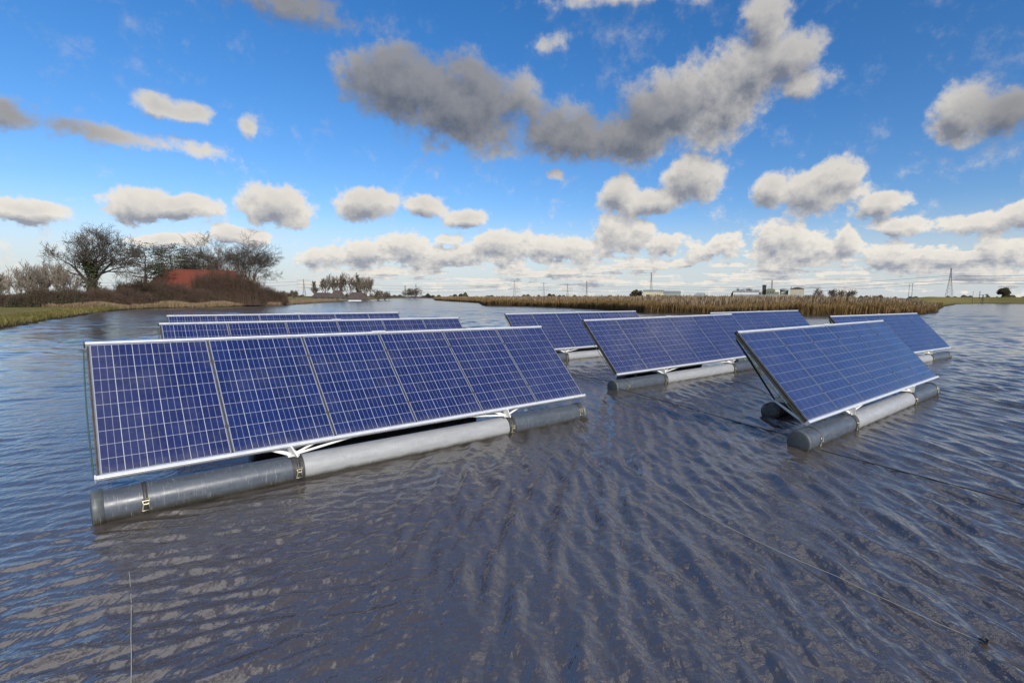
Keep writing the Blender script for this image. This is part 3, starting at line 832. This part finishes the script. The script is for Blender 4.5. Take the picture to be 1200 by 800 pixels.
def farmhouse():
    x, y, z = at(-36.0, 131)
    root = empty('farmhouse', (x, y, z-.1), (0, 0, R(32)))
    tag(root, 'farmhouse with a big red tiled hipped roof among bare trees', 'house')
    mb = MB(); mb.box((0, 0, 1.3), (17, 10, 2.6)); mb.build('wall', M['brick'], root)
    mb = MB(); hip_roof(mb, 17, 10, 2.5, 7.0, 2.6); rf = mb.build('roof', M['roof'], root)
    mb = MB(); mb.tube([(-5.85, 0, 7.02), (5.85, 0, 7.02)], .13, 8); mb.build('ridge_tiles', M['roof'], rf)
    mb = MB(); mb.box((-5.6, .3, 6.9), (.8, .8, 1.5)); mb.box((-5.6, .3, 7.68), (.95, .95, .1)); mb.build('chimney', M['brown_clad'], rf)
    n = Vector((0, -4.1, 5.0)).normalized(); rot = Matrix.Rotation(math.atan2(4.5, 5.5), 3, 'X')
    s = .56; cy, cz = -5.5*(1-s), 2.5+4.5*s
    mb = MB(); mb.box((2.6, cy-.06, cz+.08), (1.1, .85, .10), rot); sk = mb.build('skylight', M['galv'], rf)
    mb = MB(); mb.box((2.6, cy-.10, cz+.13), (1.0, .72, .06), rot); mb.build('pane', M['glass'], sk)
    for wx in (-5, -2.6, 0, 2.6, 5):
        mb = MB(); mb.box((wx, -5.03, 1.45), (1.0, .06, 1.3)); w = mb.build('window', M['white'], root)
        mb = MB(); mb.box((wx, -5.065, 1.45), (.8, .03, 1.1)); mb.build('pane', M['glass'], w)
farmhouse()

def gate():
    x, y, z = at(-33.2, 127)
    root = empty('garden_gate', (x, y, z), (0, 0, R(33)))
    tag(root, 'small pale slatted garden gate at the reeds below the last bushes', 'gate')
    for sx in (-1.35, 1.35):
        mb = MB(); mb.box((sx, 0, .65), (.14, .14, 1.4)); mb.build('post', M['white'], root)
    mb = MB()
    for k in range(12): mb.box((-1.1+.2*k, 0, .65), (.07, .03, 1.05+.1*math.sin(math.pi*k/11)))
    mb.box((0, .035, .35), (2.4, .04, .09)); mb.box((0, .035, .95), (2.4, .04, .09))
    mb.build('slats', M['white'], root)
gate()

def barn(azd, dist, L, W, wall_h, roof_h, rz, label, roof='dark_roof', wall='brown_clad', name='barn', hip=True):
    root = empty(name, at(azd, dist), (0, 0, R(rz))); tag(root, label, 'building')
    mb = MB(); mb.box((0, 0, wall_h/2), (L, W, wall_h)); w = mb.build('wall', M[wall], root)
    mb = MB(); hip_roof(mb, L, W, wall_h, wall_h+roof_h, W*.35 if hip else .01, .4); mb.build('roof', M[roof], root)
    mb = MB(); mb.box((0, -W/2-.04, wall_h*.42), (min(3.2, L*.2), .06, wall_h*.8)); mb.build('door', M['dark_metal'], root)
    for sx in (-.32, .32):
        mb = MB(); mb.box((L*sx, -W/2-.03, wall_h*.55), (1.4, .05, 1.)); mb.build('window', M['glass'], root)
    return root
barn(-26.0, 290, 11, 7, 1.2, 2.4, 24, 'long low dark barn roof below the first tall bare trees')
barn(-24.7, 285, 8, 8, 1.2, 3.6, 24, 'dark pointed farm roof under the left half of the tall tree row')
barn(-22.9, 285, 10.5, 8, 1.2, 3.7, 24, 'widest dark hipped barn roof under the right half of the tall tree row')
root = empty('greenhouse', at(-23.6, 262), (0, 0, R(22))); tag(root, 'long low white tunnel in the grass before the dark barns', 'greenhouse')
mb = MB()
pts = [(math.cos(math.pi*k/10)*1.8, math.sin(math.pi*k/10)*.6) for k in range(11)]
mb.add([(x, a, b) for x in (-5, 5) for a, b in pts], [(k, k+1, 12+k, 11+k) for k in range(10)]+[tuple(range(11))[::-1], tuple(range(11, 22))], False)
mb.build('cover', M['white'], root)

# ------------------------------------------------------------------ industry on the horizon
def hall(azd, dist, L, W, h, rz, wall, label, roof='grey_clad', name='industrial_hall', stripes=True):
    root = empty(name, at(azd, dist), (0, 0, R(rz))); tag(root, label, 'building')
    mb = MB(); mb.box((0, 0, h/2), (L, W, h)); w = mb.build('wall', M[wall], root)
    mb = MB(); hip_roof(mb, L, W, h, h+W*.07, .01, .5); mb.build('roof', M[roof], root)
    n = max(2, int(L/12))
    for k in range(n):
        mb = MB(); mb.box((-L/2+L*(k+.5)/n, -W/2-.06, h*.3), (4.2, .1, h*.55)); mb.build('door', M['brown_clad' if k % 3 else 'dark_metal'], root)
    return root
hall(8.9, 560, 22, 24, 8.5, -9, 'cream_clad', 'left paler section of the low grey hall by the single mast')
hall(10.6, 560, 24, 24, 7.5, -11, 'grey_clad', 'long low grey green hall right of the paler section, below the mast')
barn(13.9, 640, 18, 14, 3, 5, -14, 'small grey farm roof between the grey hall and the factory', 'grey_clad', 'grey_clad')
hall(20.6, 610, 68, 24, 4.0, -20, 'white', 'long low white shed stretched in front of the factory')
hall(18.6, 680, 30, 20, 9.5, -18, 'white', 'white flat warehouse behind the long shed, left of the factory tower')
hall(24.6, 650, 28, 16, 4.5, -24, 'grey_clad', 'low grey shed right of the cream silo building')
def factory():
    root = empty('factory', at(20.9, 640), (0, 0, R(-20))); tag(root, 'factory with a dark narrow tower and stepped olive roofs', 'factory')
    mb = MB(); mb.box((-5.5, 0, 8.2), (4.2, 6, 16.4)); t_ = mb.build('tower', M['dark_metal'], root)
    mb = MB(); mb.box((-5.5, 0, 16.7), (4.8, 6.6, .7)); mb.build('tower_cap', M['dark_metal'], t_)
    mb = MB(); mb.box((1.5, 1, 6), (9.8, 14, 12)); mb.build('wall', M['olive_clad'], root)
    mb = MB(); mb.box((8.5, 1, 4.5), (4.2, 12, 9)); mb.build('annex', M['olive_clad'], root)
    mb = MB(); mb.box((1.5, 1, 12.4), (7, 10, .9)); mb.build('roof', M['grey_clad'], root)
    for k in range(3):
        mb = MB(); mb.box((-1.2+2.6*k, -6.05, 8.5), (1.3, .12, 1.5)); mb.build('window', M['glass'], root)
    mb = MB(); mb.tube([(15, 0, 0), (15, 0, 8.5), (15, 0, 9)], [2.9, 2.9, 2.], 16); mb.build('tank', M['cream_clad'], root)
factory()
def dome():
    root = empty('storage_tank', at(22.35, 650)); tag(root, 'round pale tank with a flat dark cap between factory and silo building', 'tank')
    mb = MB(); mb.tube([(0, 0, 0), (0, 0, 11)], 4.6, 24); mb.build('wall', M['olive_clad'], root)
    mb = MB(); mb.tube([(0, 0, 11), (0, 0, 12.4), (0, 0, 13.2)], [5.2, 4.6, 1.0], 24); mb.build('roof', M['grey_clad'], root)
dome()
def silo():
    root = empty('silo_building', at(23.55, 640), (0, 0, R(-23))); tag(root, 'large cream block with a low domed roof, right of the factory', 'silo building')
    mb = MB(); mb.box((0, 0, 6.0), (15, 14, 12)); mb.build('wall', M['cream_clad'], root)
    mb = MB(); n = 10; pts = [(-7.7+15.4*k/n, 12+2.0*math.sin(math.pi*k/n)) for k in range(n+1)]
    mb.add([(a, y, b) for y in (-7.3, 7.3) for a, b in pts], [(k, k+1, n+2+k, n+1+k) for k in range(n)]+[tuple(range(n+1)), tuple(range(n+1, 2*n+2))[::-1]])
    mb.build('roof', M['dark_roof'], root)
    mb = MB(); mb.box((-1, -7.06, 1.6), (10, .12, 3.2)); mb.build('door', M['brown_clad'], root)
    mb = MB(); mb.box((-6, 0, 13.4), (1.2, 1.2, 2.6)); mb.build('vent', M['grey_clad'], root)
silo()

# ------------------------------------------------------------------ pylons, masts, wires
def pylon(azd, dist, H, label, rz=0, arms=((.62, .30), (.78, .24), (.92, .17)), base=.13, w=None, name='electricity_pylon', group='high voltage pylons'):
    root = empty(name, at(azd, dist), (0, 0, R(rz))); tag(root, label, 'pylon', group)
    w = w or max(.13, dist*.00028); b = H*base/2; tp = H*.012
    def prof(t): return b*(1-t)**1.6+tp+b*.10*(1-t)
    mb = MB(); N = 9; ts = [1-(1-k/N)**1.15 for k in range(N+1)]
    for sx in (-1, 1):
        for sy in (-1, 1):
            mb.tube([(sx*prof(t), sy*prof(t), H*t) for t in ts], w*.55, 4, smooth=False)
    for k in range(N):
        a, c = prof(ts[k]), prof(ts[k+1]); z0, z1 = H*ts[k], H*ts[k+1]
        for (p, q) in (((-1, -1), (1, -1)), ((1, -1), (1, 1)), ((1, 1), (-1, 1)), ((-1, 1), (-1, -1))):
            mb.tube([(p[0]*a, p[1]*a, z0), (q[0]*c, q[1]*c, z1)], w*.32, 4, smooth=False)
            mb.tube([(q[0]*a, q[1]*a, z0), (p[0]*c, p[1]*c, z1)], w*.32, 4, smooth=False)
    mb.build('lattice_tower', M['pylon'], root)
    for (t, hw) in arms:
        mb = MB(); z = H*t; L = H*hw
        for s in (-1, 1):
            for sy in (-1, 1):
                mb.tube([(s*prof(t), sy*prof(t), z), (s*L, 0, z+.3)], w*.45, 4, smooth=False)
                mb.tube([(s*prof(t), sy*prof(t), z+H*.035), (s*L, 0, z+.3)], w*.4, 4, smooth=False)
            mb.tube([(s*L*.5, 0, z+.1), (s*L*.5, 0, z+H*.018)], w*.3, 4)
        arm = mb.build('crossarm', M['pylon'], root)
        for s in (-1, 1):
            mb = MB(); mb.tube([(s*L, 0, z+.2), (s*L, 0, z-H*.035)], w*.5, 5); mb.build('insulator', M['pylon'], arm)
    return root
pylon(-27.7, 620, 20, 'pylon with three arms at left of the far tree group', 20, ((.55, .34), (.75, .34), (.92, .34)))
pylon(-6.55, 980, 34, 'biggest cross armed pylon above the left part of the reed bed', 5, ((.50, .34), (.60, .18), (.90, .22)))
pylon(-3.3, 1080, 33, 'cross armed pylon, second from the left above the reed bed', 5, ((.50, .34), (.62, .40), (.92, .2)))
pylon(-.65, 1180, 34, 'cross armed pylon, third from the left above the reed bed', 5, ((.50, .34), (.62, .38), (.92, .2)))
pylon(1.5, 1000, 34, 'slender pylon with short arms, right after three wide armed ones', 60, ((.60, .16), (.75, .14), (.90, .12)), .07)
pylon(8.63, 690, 35, 'tall slender lattice mast rising behind the low grey hall', 60, ((.72, .05), (.80, .06), (.90, .05)), .09)
pylon(36.25, 520, 24, 'tall narrow pylon at right above the green dike', 70, ((.70, .09), (.80, .08), (.92, .07)), .16)
pylon(21.15, 700, 25, 'lattice mast standing behind the factory roofs', 40, ((.72, .10), (.84, .08), (.94, .06)), .08)
pylon(-18.15, 1050, 25, 'left one of two thin distant pylons near the end of the lake', 50, ((.6, .10), (.8, .10)), .06)
pylon(-17.05, 1050, 27, 'right one of two thin distant pylons near the end of the lake', 50, ((.6, .10), (.8, .10)), .06)

def wires():
    G = 'power lines strung between pylons'
    A = [(-47, 900, 22), (-27.7, 620, 18), (-6.55, 980, 28), (-3.3, 1080, 28), (-.65, 1180, 28), (8.63, 1000, 26), (36.25, 520, 21), (50, 560, 22)]
    B_ = [(-27.7, 620, 11.5), (-6.55, 980, 17), (-3.3, 1080, 17), (-.65, 1180, 17), (8.63, 1000, 16), (36.25, 520, 15), (50, 560, 16)]
    for pts, off, lab in ((A, 0, 'highest thin power line crossing the horizon'), (A, -3.5, 'second thin power line, just below the highest'), (B_, 0, 'lowest thin power line over the horizon fields')):
        P = []
        for (a0, d0, z0), (a1, d1, z1) in zip(pts[:-1], pts[1:]):
            p = Vector((d0*math.sin(R(a0)), d0*math.cos(R(a0)), z0+off)); q = Vector((d1*math.sin(R(a1)), d1*math.cos(R(a1)), z1+off))
            L = (q-p).length; n = 16
            for k in range(n):
                t = k/n; v = p.lerp(q, t); v.z -= min(9, L*.012)*4*t*(1-t); P.append(v)
        P.append(q)
        mb = MB(); mb.tube(P, .11, 4); tag(mb.build('power_line', M['pylon']), lab, 'power line', G)
wires()

def windpump():
    root = empty('wind_pump', at(38.65, 290), (0, 0, R(15))); tag(root, 'small wind pump with a tail vane on the green dike at right', 'wind pump')
    mb = MB()
    for s in (-1, 1):
        for q in (-1, 1): mb.tube([(s*.5, q*.5, 0), (s*.09, q*.09, 4.6)], .07, 5)
    mb.build('mast', M['dark_metal'], root)
    mb = MB(); mb.tube([(-2., 0, 4.7), (1.8, 0, 4.7)], .08, 6); mb.box((2.2, 0, 4.7), (1.5, .08, .7)); mb.build('tail_vane', M['dark_metal'], root)
    mb = MB()
    for k in range(4):
        a = math.pi/2*k
        mb.bar((-2., 0, 4.7), (-2., .0+math.cos(a)*1.6, 4.7+math.sin(a)*1.6), .25, .04)
    mb.build('rotor', M['dark_metal'], root)
    for a, h, lb in ((37.95, 5.0, 'thin post left of the wind pump on the dike'), ):
        r2 = empty('pole', at(a, 290)); tag(r2, lb, 'pole')
        mb = MB(); mb.tube([(0, 0, -.2), (0, 0, h)], [.07, .05], 6); mb.build('shaft', M['dark_metal'], r2)
        mb = MB(); mb.box((0, 0, h), (.3, .1, .12)); mb.build('cap', M['dark_metal'], r2)
windpump()
for a, lb in ((33.2, 'left one of a pair of thin poles behind the dike'), (33.45, 'right one of a pair of thin poles behind the dike')):
    r2 = empty('pole', at(a, 480)); tag(r2, lb, 'pole', 'paired far poles')
    mb = MB(); mb.tube([(0, 0, 0), (0, 0, 12)], [.2, .14], 6); mb.build('shaft', M['pylon'], r2)
    mb = MB(); mb.box((0, 0, 11.4), (1.6, .14, .16)); mb.build('crossbar', M['pylon'], r2)

# ------------------------------------------------------------------ mooring lines
def line(pts, r, mat, name, label, cat='mooring line', group=None, sag=0.0):
    P = [Vector(p) for p in pts]; out = []
    rd = random.Random(len(label))
    for a, b in zip(P[:-1], P[1:]):
        n = max(4, int((b-a).length/.35))
        for k in range(n):
            t = k/n; v = a.lerp(b, t); v.z -= sag*4*t*(1-t); v += Vector((math.sin(3.1*t+len(label)), math.cos(4.3*t), 0))*.012*math.sin(math.pi*t); out.append(v)
    out.append(P[-1])
    mb = MB(); mb.tube(out, r, 6); o = mb.build(name, mat)
    return tag(o, label, cat, group)
GM = 'dark mooring lines between the rows'
line([(-0.8, 15.09, 0.02), (0.19, 13.1, 0.02), (0.9, 11.93, 0.06)], 0.007, M['rope'], 'mooring_line', 'dark line running left from the near float end of the middle array', group=GM)
line([(0.99, 11.07, 0.05), (2.06, 9.37, 0.02), (2.75, 8.08, 0.02), (3.12, 7.15, 0.08)], 0.0062, M['rope'], 'mooring_line', 'dark line between the middle array and the near float of the pale one', group=GM)
line([(3.5, 12.26, 0.1), (4.04, 12.12, 0.02), (4.18, 11.1, 0.02), (4.11, 9.88, 0.02)], 0.006, M['rope'], 'mooring_line', 'short curved dark line on the water under the far end of the middle array', group=GM)
line([(3.31, 6.61, 0.03), (3.69, 6.11, 0.02), (4.0, 5.63, 0.02), (4.26, 5.22, 0.02), (4.52, 4.78, 0.02)], 0.0062, M['rope'], 'mooring_line', 'dark line leading right from the near float of the pale array to the frame edge', group=GM)
line([(7.89, 11.23, 0.3), (8.83, 11.34, 0.15), (9.58, 11.21, 0.02)], 0.007, M['rope'], 'mooring_line', 'taut dark line from the lower corner of the pale array out to the right', group=GM)
line([(7.9, 10.84, 0.1), (8.45, 10.59, 0.02), (8.49, 9.19, 0.02)], 0.0062, M['rope'], 'mooring_line', 'dark line tied at the far float end of the pale array', group=GM)
line([(12.71, 17.05, 0.1), (13.2, 16.32, 0.02), (13.83, 15.12, 0.02)], 0.0062, M['rope'], 'mooring_line', 'dark line leading right from the rightmost array', group=GM)
line([(3.4, 8.53, 0.28), (3.35, 8.7, 0.2), (3.48, 9.2, 0.03)], 0.007, M['rope'], 'mooring_line', 'short loose rope end hanging behind the near end of the pale array', group=GM)
line([(0.86, 5.56, 0.015), (1.21, 4.64, 0.015), (1.61, 3.97, 0.015), (1.94, 3.53, 0.015), (2.19, 3.15, 0.015), (2.44, 2.81, 0.015)], .0020, M['rope_pale'], 'thin_line', 'thin pale line slanting across the ripples to a knot at lower right', 'line')
KN=(2.45, 2.81, 0.02); KT=(2.53, 2.75, 0.0)
line([(-3.3, 3.58, 0.0), (-2.99, 3.24, 0.012), (-2.61, 2.8, 0.018), (-2.29, 2.43, 0.012)], .0022, M['rope_pale'], 'thin_line', 'thin pale line running down to the lower left edge of the view', 'line')
def knot():
    root = empty('knot', KN); tag(root, 'dark knot of rope floating at the end of the thin pale line', 'knot')
    mb = MB(); P = []
    for i in range(41):
        a = 2*math.pi*i/40
        P.append(((math.sin(a)+2*math.sin(2*a))*.008, (math.cos(a)-2*math.cos(2*a))*.008, -math.sin(3*a)*.007+.01))
    mb.tube(P, .0055, 6); mb.build('loops', M['rope'], root)
    mb = MB(); mb.tube([(.01, -.005, .01), (.035, -.02, .012), (.055, -.022, .0)], [.006, .007, .004], 6); mb.build('tail', M['rope'], root)
knot()

# ------------------------------------------------------------------ camera
cam = bpy.data.cameras.new('camera'); co = bpy.data.objects.new('camera', cam); link(co)
pitch, roll = .1133, .0038
c, s = math.cos(pitch), math.sin(pitch)
F = Vector((0, c, -s)); U0 = Vector((0, s, c)); R0 = Vector((1, 0, 0))
Rx = R0*math.cos(roll)+U0*math.sin(roll); U = U0*math.cos(roll)-R0*math.sin(roll)
co.matrix_world = Matrix(((Rx.x, U.x, -F.x, 0), (Rx.y, U.y, -F.y, 0), (Rx.z, U.z, -F.z, 2.038), (0, 0, 0, 1)))
cam.sensor_width = 36; cam.lens = 36*596.2/1200; cam.shift_x = -71.56/1200; cam.shift_y = 16.4/1200
cam.clip_start = .1; cam.clip_end = 20000
sc = bpy.context.scene; sc.camera = co

# ------------------------------------------------------------------ sun and sky
SUN_AZ, SUN_EL = R(142), R(27)      # clockwise from +Y: behind the camera, to the right
sun = bpy.data.lights.new('sun', 'SUN'); sun.energy = 4.2; sun.angle = R(.6); sun.color = (1, .95, .87)
so = bpy.data.objects.new('sun', sun); link(so)
sd = Vector((math.sin(SUN_AZ)*math.cos(SUN_EL), math.cos(SUN_AZ)*math.cos(SUN_EL), math.sin(SUN_EL)))
so.rotation_euler = sd.to_track_quat('Z', 'Y').to_euler(); so.location = sd*50

CLOUDS = [  # azimuth, elevation, half width, half height (degrees), tilt, strength
 (-17.5, 20.6, 5.6, 3.3, 0), (-12.5, 19.2, 6.6, 4.4, 0), (-11.5, 22.6, 2.6, 2.0, 0, .8), (-6.6, 20.3, 3.8, 2.6, 0, .8), (-1.2, 16.9, 6.2, 2.9, -5, .85), (7.1, 17.0, 7.2, 3.2, 10), (12.0, 19.6, 6.4, 4.0, 25), (9.5, 18.6, 5.5, 3.6, 10), (15.5, 18.8, 5.0, 3.6, 20), (21.2, 22.4, 3.2, 2.6, 20), (18.2, 21.8, 5.2, 3.4, 30), (19.4, 25.2, 2.2, 2.3, 0), (23.0, 20.3, 3.2, 1.6, 10, .8),
 (-37.1, 15.5, 2.6, 1.1, 0), (-40.6, 12.8, 4.2, 1.0, -5, .7), (-34.9, 12.5, 3.3, 1.0, -5, .7), (-46.2, 12.9, 2.8, 1.5, -10, .8), (-31.0, 15.1, 0.9, 1.3, 0, .6),
 (-46.2, 6.4, 2.0, 1.1, 0), (-39.4, 7.8, 2.6, 1.4, 0), (-36.8, 7.7, 3.0, 1.1, 0), (-29.6, 8.8, 3.5, 2.1, 0), (-22.0, 9.1, 2.9, 1.8, 0), (-15.5, 9.6, 2.7, 1.2, 0), (-11.1, 8.4, 1.8, 1.1, 0), (-13.2, 6.1, 1.6, 0.8, 0), (-37.8, 4.9, 2.2, 0.7, 0), (-32.5, 5.5, 2.1, 0.8, 0),
 (12.8, 12.2, 3.5, 2.3, 20), (9.2, 10.3, 5.4, 1.4, 10), (5.2, 11.0, 2.0, 2.1, 0), (-1.6, 12.8, 1.2, 0.6, 0, .7), (20.7, 10.9, 2.1, 1.9, 0), (24.7, 10.5, 4.7, 2.1, 0), (26.9, 11.5, 2.6, 2.0, 0), (30.6, 8.6, 2.4, 1.1, 10), (32.1, 6.8, 2.7, 0.9, 0),
 (36.2, 15.4, 2.2, 2.5, 0), (39.1, 15.1, 2.4, 1.7, 0, .8), (38.1, 6.5, 3.4, 1.1, 0), (40.8, 6.7, 2.1, 1.6, 0), (40.5, 3.6, 1.9, 1.6, 0),
 (-28.2, 25.4, 8.2, 1.8, 0, .5), (-2.5, 24.7, 2.5, 1.5, 0, .45), (4.2, 28.7, 8.5, 1.0, 0, .5),
 (5.0, 6.8, 3.2, 2.3, 0), (10.5, 6.0, 2.9, 1.4, 0), (15.9, 5.3, 3.5, 1.6, 0), (21.8, 5.6, 2.9, 2.4, 0), (24.6, 4.9, 4.7, 1.7, 0), (27.8, 5.4, 1.6, 1.6, 0), (32.6, 4.0, 6.0, 1.6, 0), (-7.7, 5.6, 4.1, 1.6, 0), (-17.6, 5.0, 3.4, 1.7, 0), (-21.8, 4.2, 5.7, 1.5, 0), (-11.8, 4.4, 6.3, 1.4, 0), (-1.1, 5.0, 5.6, 1.7, 0), (-26.5, 4.0, 2.3, 1.3, 0),
]
DARK = [(-15, 19.5, 10, 5.5, 0, 1.), (-5, 17.5, 8, 4, 0, .7), (3, 17, 9, 4, 15, .75), (-45.5, 12.9, 7, 2.5, -5, .6), (39.5, 15, 4, 3, 0, .6), (-28, 25.4, 9, 3, 0, .8)]

def cloud_field(t, D, items):
    tot = None
    for it in items:
        a, e, w, h, tl = it[:5]; k = it[5] if len(it) > 5 else 1.
        if items is CLOUDS and e < 7.6 and a > -27: k *= .78
        if items is CLOUDS and 12 < e < 14 and a < -30: k *= .72
        A, E_ = R(a), R(e)
        c_ = Vector((math.sin(A)*math.cos(E_), math.cos(A)*math.cos(E_), math.sin(E_)))
        # frame: local x = towards the cloud, y = horizontal, z = up; as XYZ Euler
        rot = (Matrix.Rotation(math.pi/2-A, 4, 'Z') @ Matrix.Rotation(-E_, 4, 'Y') @ Matrix.Rotation(-R(tl), 4, 'X')).to_euler('XYZ')
        v = t.mapping(D, (1., R(w)*1.36, R(h)*(1.36 if e > 7.5 else 1.25)), tuple(rot), tuple(c_), 'TEXTURE')
        q = t.vmath('LENGTH', v)
        m = t.math('MAXIMUM', t.math('MULTIPLY_ADD', q, -k, k), 0.)
        tot = m if tot is None else t.math('SMOOTH_MAX', tot, m, .12)
    return tot

def build_world():
    w = bpy.data.worlds.new('World'); sc.world = w; w.use_nodes = True
    t = NT(w.node_tree); t.n.clear()
    # density as a function of direction, used twice
    grp = bpy.data.node_groups.new('cloud_density', 'ShaderNodeTree')
    grp.interface.new_socket('D', in_out='INPUT', socket_type='NodeSocketVector')
    grp.interface.new_socket('Density', in_out='OUTPUT', socket_type='NodeSocketFloat')
    g = NT(grp); gi = g.node('NodeGroupInput'); go = g.node('NodeGroupOutput')
    D = gi.outputs[0]
    wv = g.vmath('SUBTRACT', g.noise(D, 7., 4, .6, out=1), (.5, .5, .5))
    Dw = g.vmath('ADD', D, g.vmath('MULTIPLY', wv, (.10, .10, .045)))
    blobs = cloud_field(g, Dw, CLOUDS)
    z = g.sep(D)
    # cloud plane: far cumulus rows, and unseen clouds added overhead and behind for reflections
    zz = g.math('MAXIMUM', g.math('ADD', z[2], .035), .01)
    P = g.vmath('SCALE', D, g.math('DIVIDE', 1., zz))
    P = g.comb(g.sep(P)[0], g.sep(P)[1], 0.)
    lay = g.noise(P, .55, 6, .55)
    el = z[2]
    low = g.math('MULTIPLY', g.rng(el, .0, .03), g.rng(el, .075, .115, 1, 0))
    azf = g.rng(g.math('ARCTAN2', z[0], z[1]), R(-31), R(-22))           # the bank of cloud starts right of the farm
    lown = g.math('MULTIPLY', g.math('MULTIPLY', g.rng(lay, .42, .60, 0, .60), low), azf)
    over = g.noise(P, 1.1, 7, .6)
    up = g.math('MAXIMUM', g.rng(el, .56, .70), g.math('MULTIPLY', g.rng(z[1], .35, .1), g.rng(el, .06, .2)))
    ovn = g.math('MULTIPLY', g.rng(over, .46, .62, 0, .8), up)
    base = g.math('MAXIMUM', g.math('MAXIMUM', blobs, lown), ovn)
    n = g.noise(D, 17., 9, .66)
    n2 = g.noise(D, 5., 3, .5)
    dn = g.math('ADD', g.math('MULTIPLY', g.math('SUBTRACT', n, .5), 1.05), g.math('MULTIPLY', g.math('SUBTRACT', n2, .5), .35))
    n3 = g.noise(D, 44., 5, .6)
    dn = g.math('ADD', dn, g.math('MULTIPLY', g.math('SUBTRACT', n3, .5), .62))
    n4 = g.noise(g.vmath('MULTIPLY', D, (1., 1., 1.5)), 30., 6, .62)
    dn = g.math('ADD', dn, g.math('MULTIPLY', g.math('SUBTRACT', n4, .5), g.rng(el, .08, .17, 1.5, .1)))
    gate_ = g.rng(base, .0, .16)
    dens = g.math('ADD', base, g.math('MULTIPLY', dn, gate_))
    g.l.new(dens, go.inputs[0])

    tc = t.node('ShaderNodeTexCoord').outputs['Generated']
    D = t.vmath('NORMALIZE', tc); dz = t.sep(D)[2]
    def dens_at(v):
        n_ = t.node('ShaderNodeGroup'); n_.node_tree = grp; t.put(n_.inputs[0], v); return n_.outputs[0]
    d0 = dens_at(D)
    d1 = dens_at(t.vmath('NORMALIZE', t.vmath('ADD', D, t.vmath('SCALE', (.010, -.004, .026), t.rng(dz, .04, .25, .42, 1.)))))
    alpha = t.math('MULTIPLY', t.rng(d0, .10, t.rng(dz, .10, .30, .34, .56), 0, 1, 'SMOOTHSTEP'), t.rng(dz, .16, .42, 1., .93))
    dz = t.sep(D)[2]
    dark = cloud_field(t, D, DARK)
    # light reaching this side of the cloud: little where there is cloud above it
    lit = t.rng(t.math('SUBTRACT', t.math('MULTIPLY', d0, .55), d1), -.60, .02)
    thick = t.rng(d0, .3, .95, 1., .70)
    lit = t.math('MULTIPLY', lit, thick)
    lit = t.math('MULTIPLY', lit, t.rng(dark, 0, .45, 1, .33))
    shade = t.mix(t.rng(dz, .03, .3), (.37, .40, .47, 1), (.20, .215, .255, 1))
    brite = t.mix(t.rng(dz, .10, .36), (.92, .87, .78, 1), (.66, .63, .58, 1))
    shade = t.mix(t.rng(dark, 0, .5, 0, .85), shade, (.115, .13, .165, 1))
    hi = t.rng(dz, .54, .72)  # unseen overhead clouds made extra bright to add glints on the water
    shade = t.mix(hi, shade, (.62, .66, .76, 1)); brite = t.mix(hi, brite, (1.45, 1.42, 1.40, 1))
    cc = t.mix(lit, shade, brite)
    sky = t.node('ShaderNodeTexSky', sky_type='NISHITA'); sky.sun_disc = False
    sky.sun_elevation = SUN_EL; sky.sun_rotation = SUN_AZ; sky.air_density = 1.; sky.dust_density = .6; sky.ozone_density = 3.; sky.altitude = 0
    hs = t.node('ShaderNodeHueSaturation'); hs.inputs['Saturation'].default_value = 1.32; hs.inputs['Value'].default_value = 1.
    t.l.new(sky.outputs[0], hs.inputs['Color'])
    skc = t.mix(1., hs.outputs[0], (1.02, .94, 1.05, 1), 'MULTIPLY')
    hz = t.mix(t.rng(dz, .0, .17, .85, 0, 'SMOOTHSTEP'), skc, (4.3, 4.75, 5.1, 1))
    b1 = t.node('ShaderNodeBackground'); t.l.new(hz, b1.inputs[0]); b1.inputs[1].default_value = .14
    b2 = t.node('ShaderNodeBackground'); t.l.new(cc, b2.inputs[0]); b2.inputs[1].default_value = 1.
    mx = t.node('ShaderNodeMixShader'); t.l.new(alpha, mx.inputs[0]); t.l.new(b1.outputs[0], mx.inputs[1]); t.l.new(b2.outputs[0], mx.inputs[2])
    o = t.node('ShaderNodeOutputWorld'); t.l.new(mx.outputs[0], o.inputs[0])
    w.cycles.sampling_method = 'MANUAL'; w.cycles.sample_map_resolution = 512
build_world()

sc.view_settings.view_transform = 'Standard'; sc.view_settings.look = 'None'
sc.view_settings.exposure = 0.; sc.view_settings.gamma = 1.; sc.view_settings.use_curve_mapping = False
sc.cycles.use_denoising = True; sc.cycles.max_bounces = 6; sc.cycles.diffuse_bounces = 2; sc.cycles.glossy_bounces = 3
sc.cycles.transparent_max_bounces = 8; sc.cycles.sample_clamp_indirect = 4.
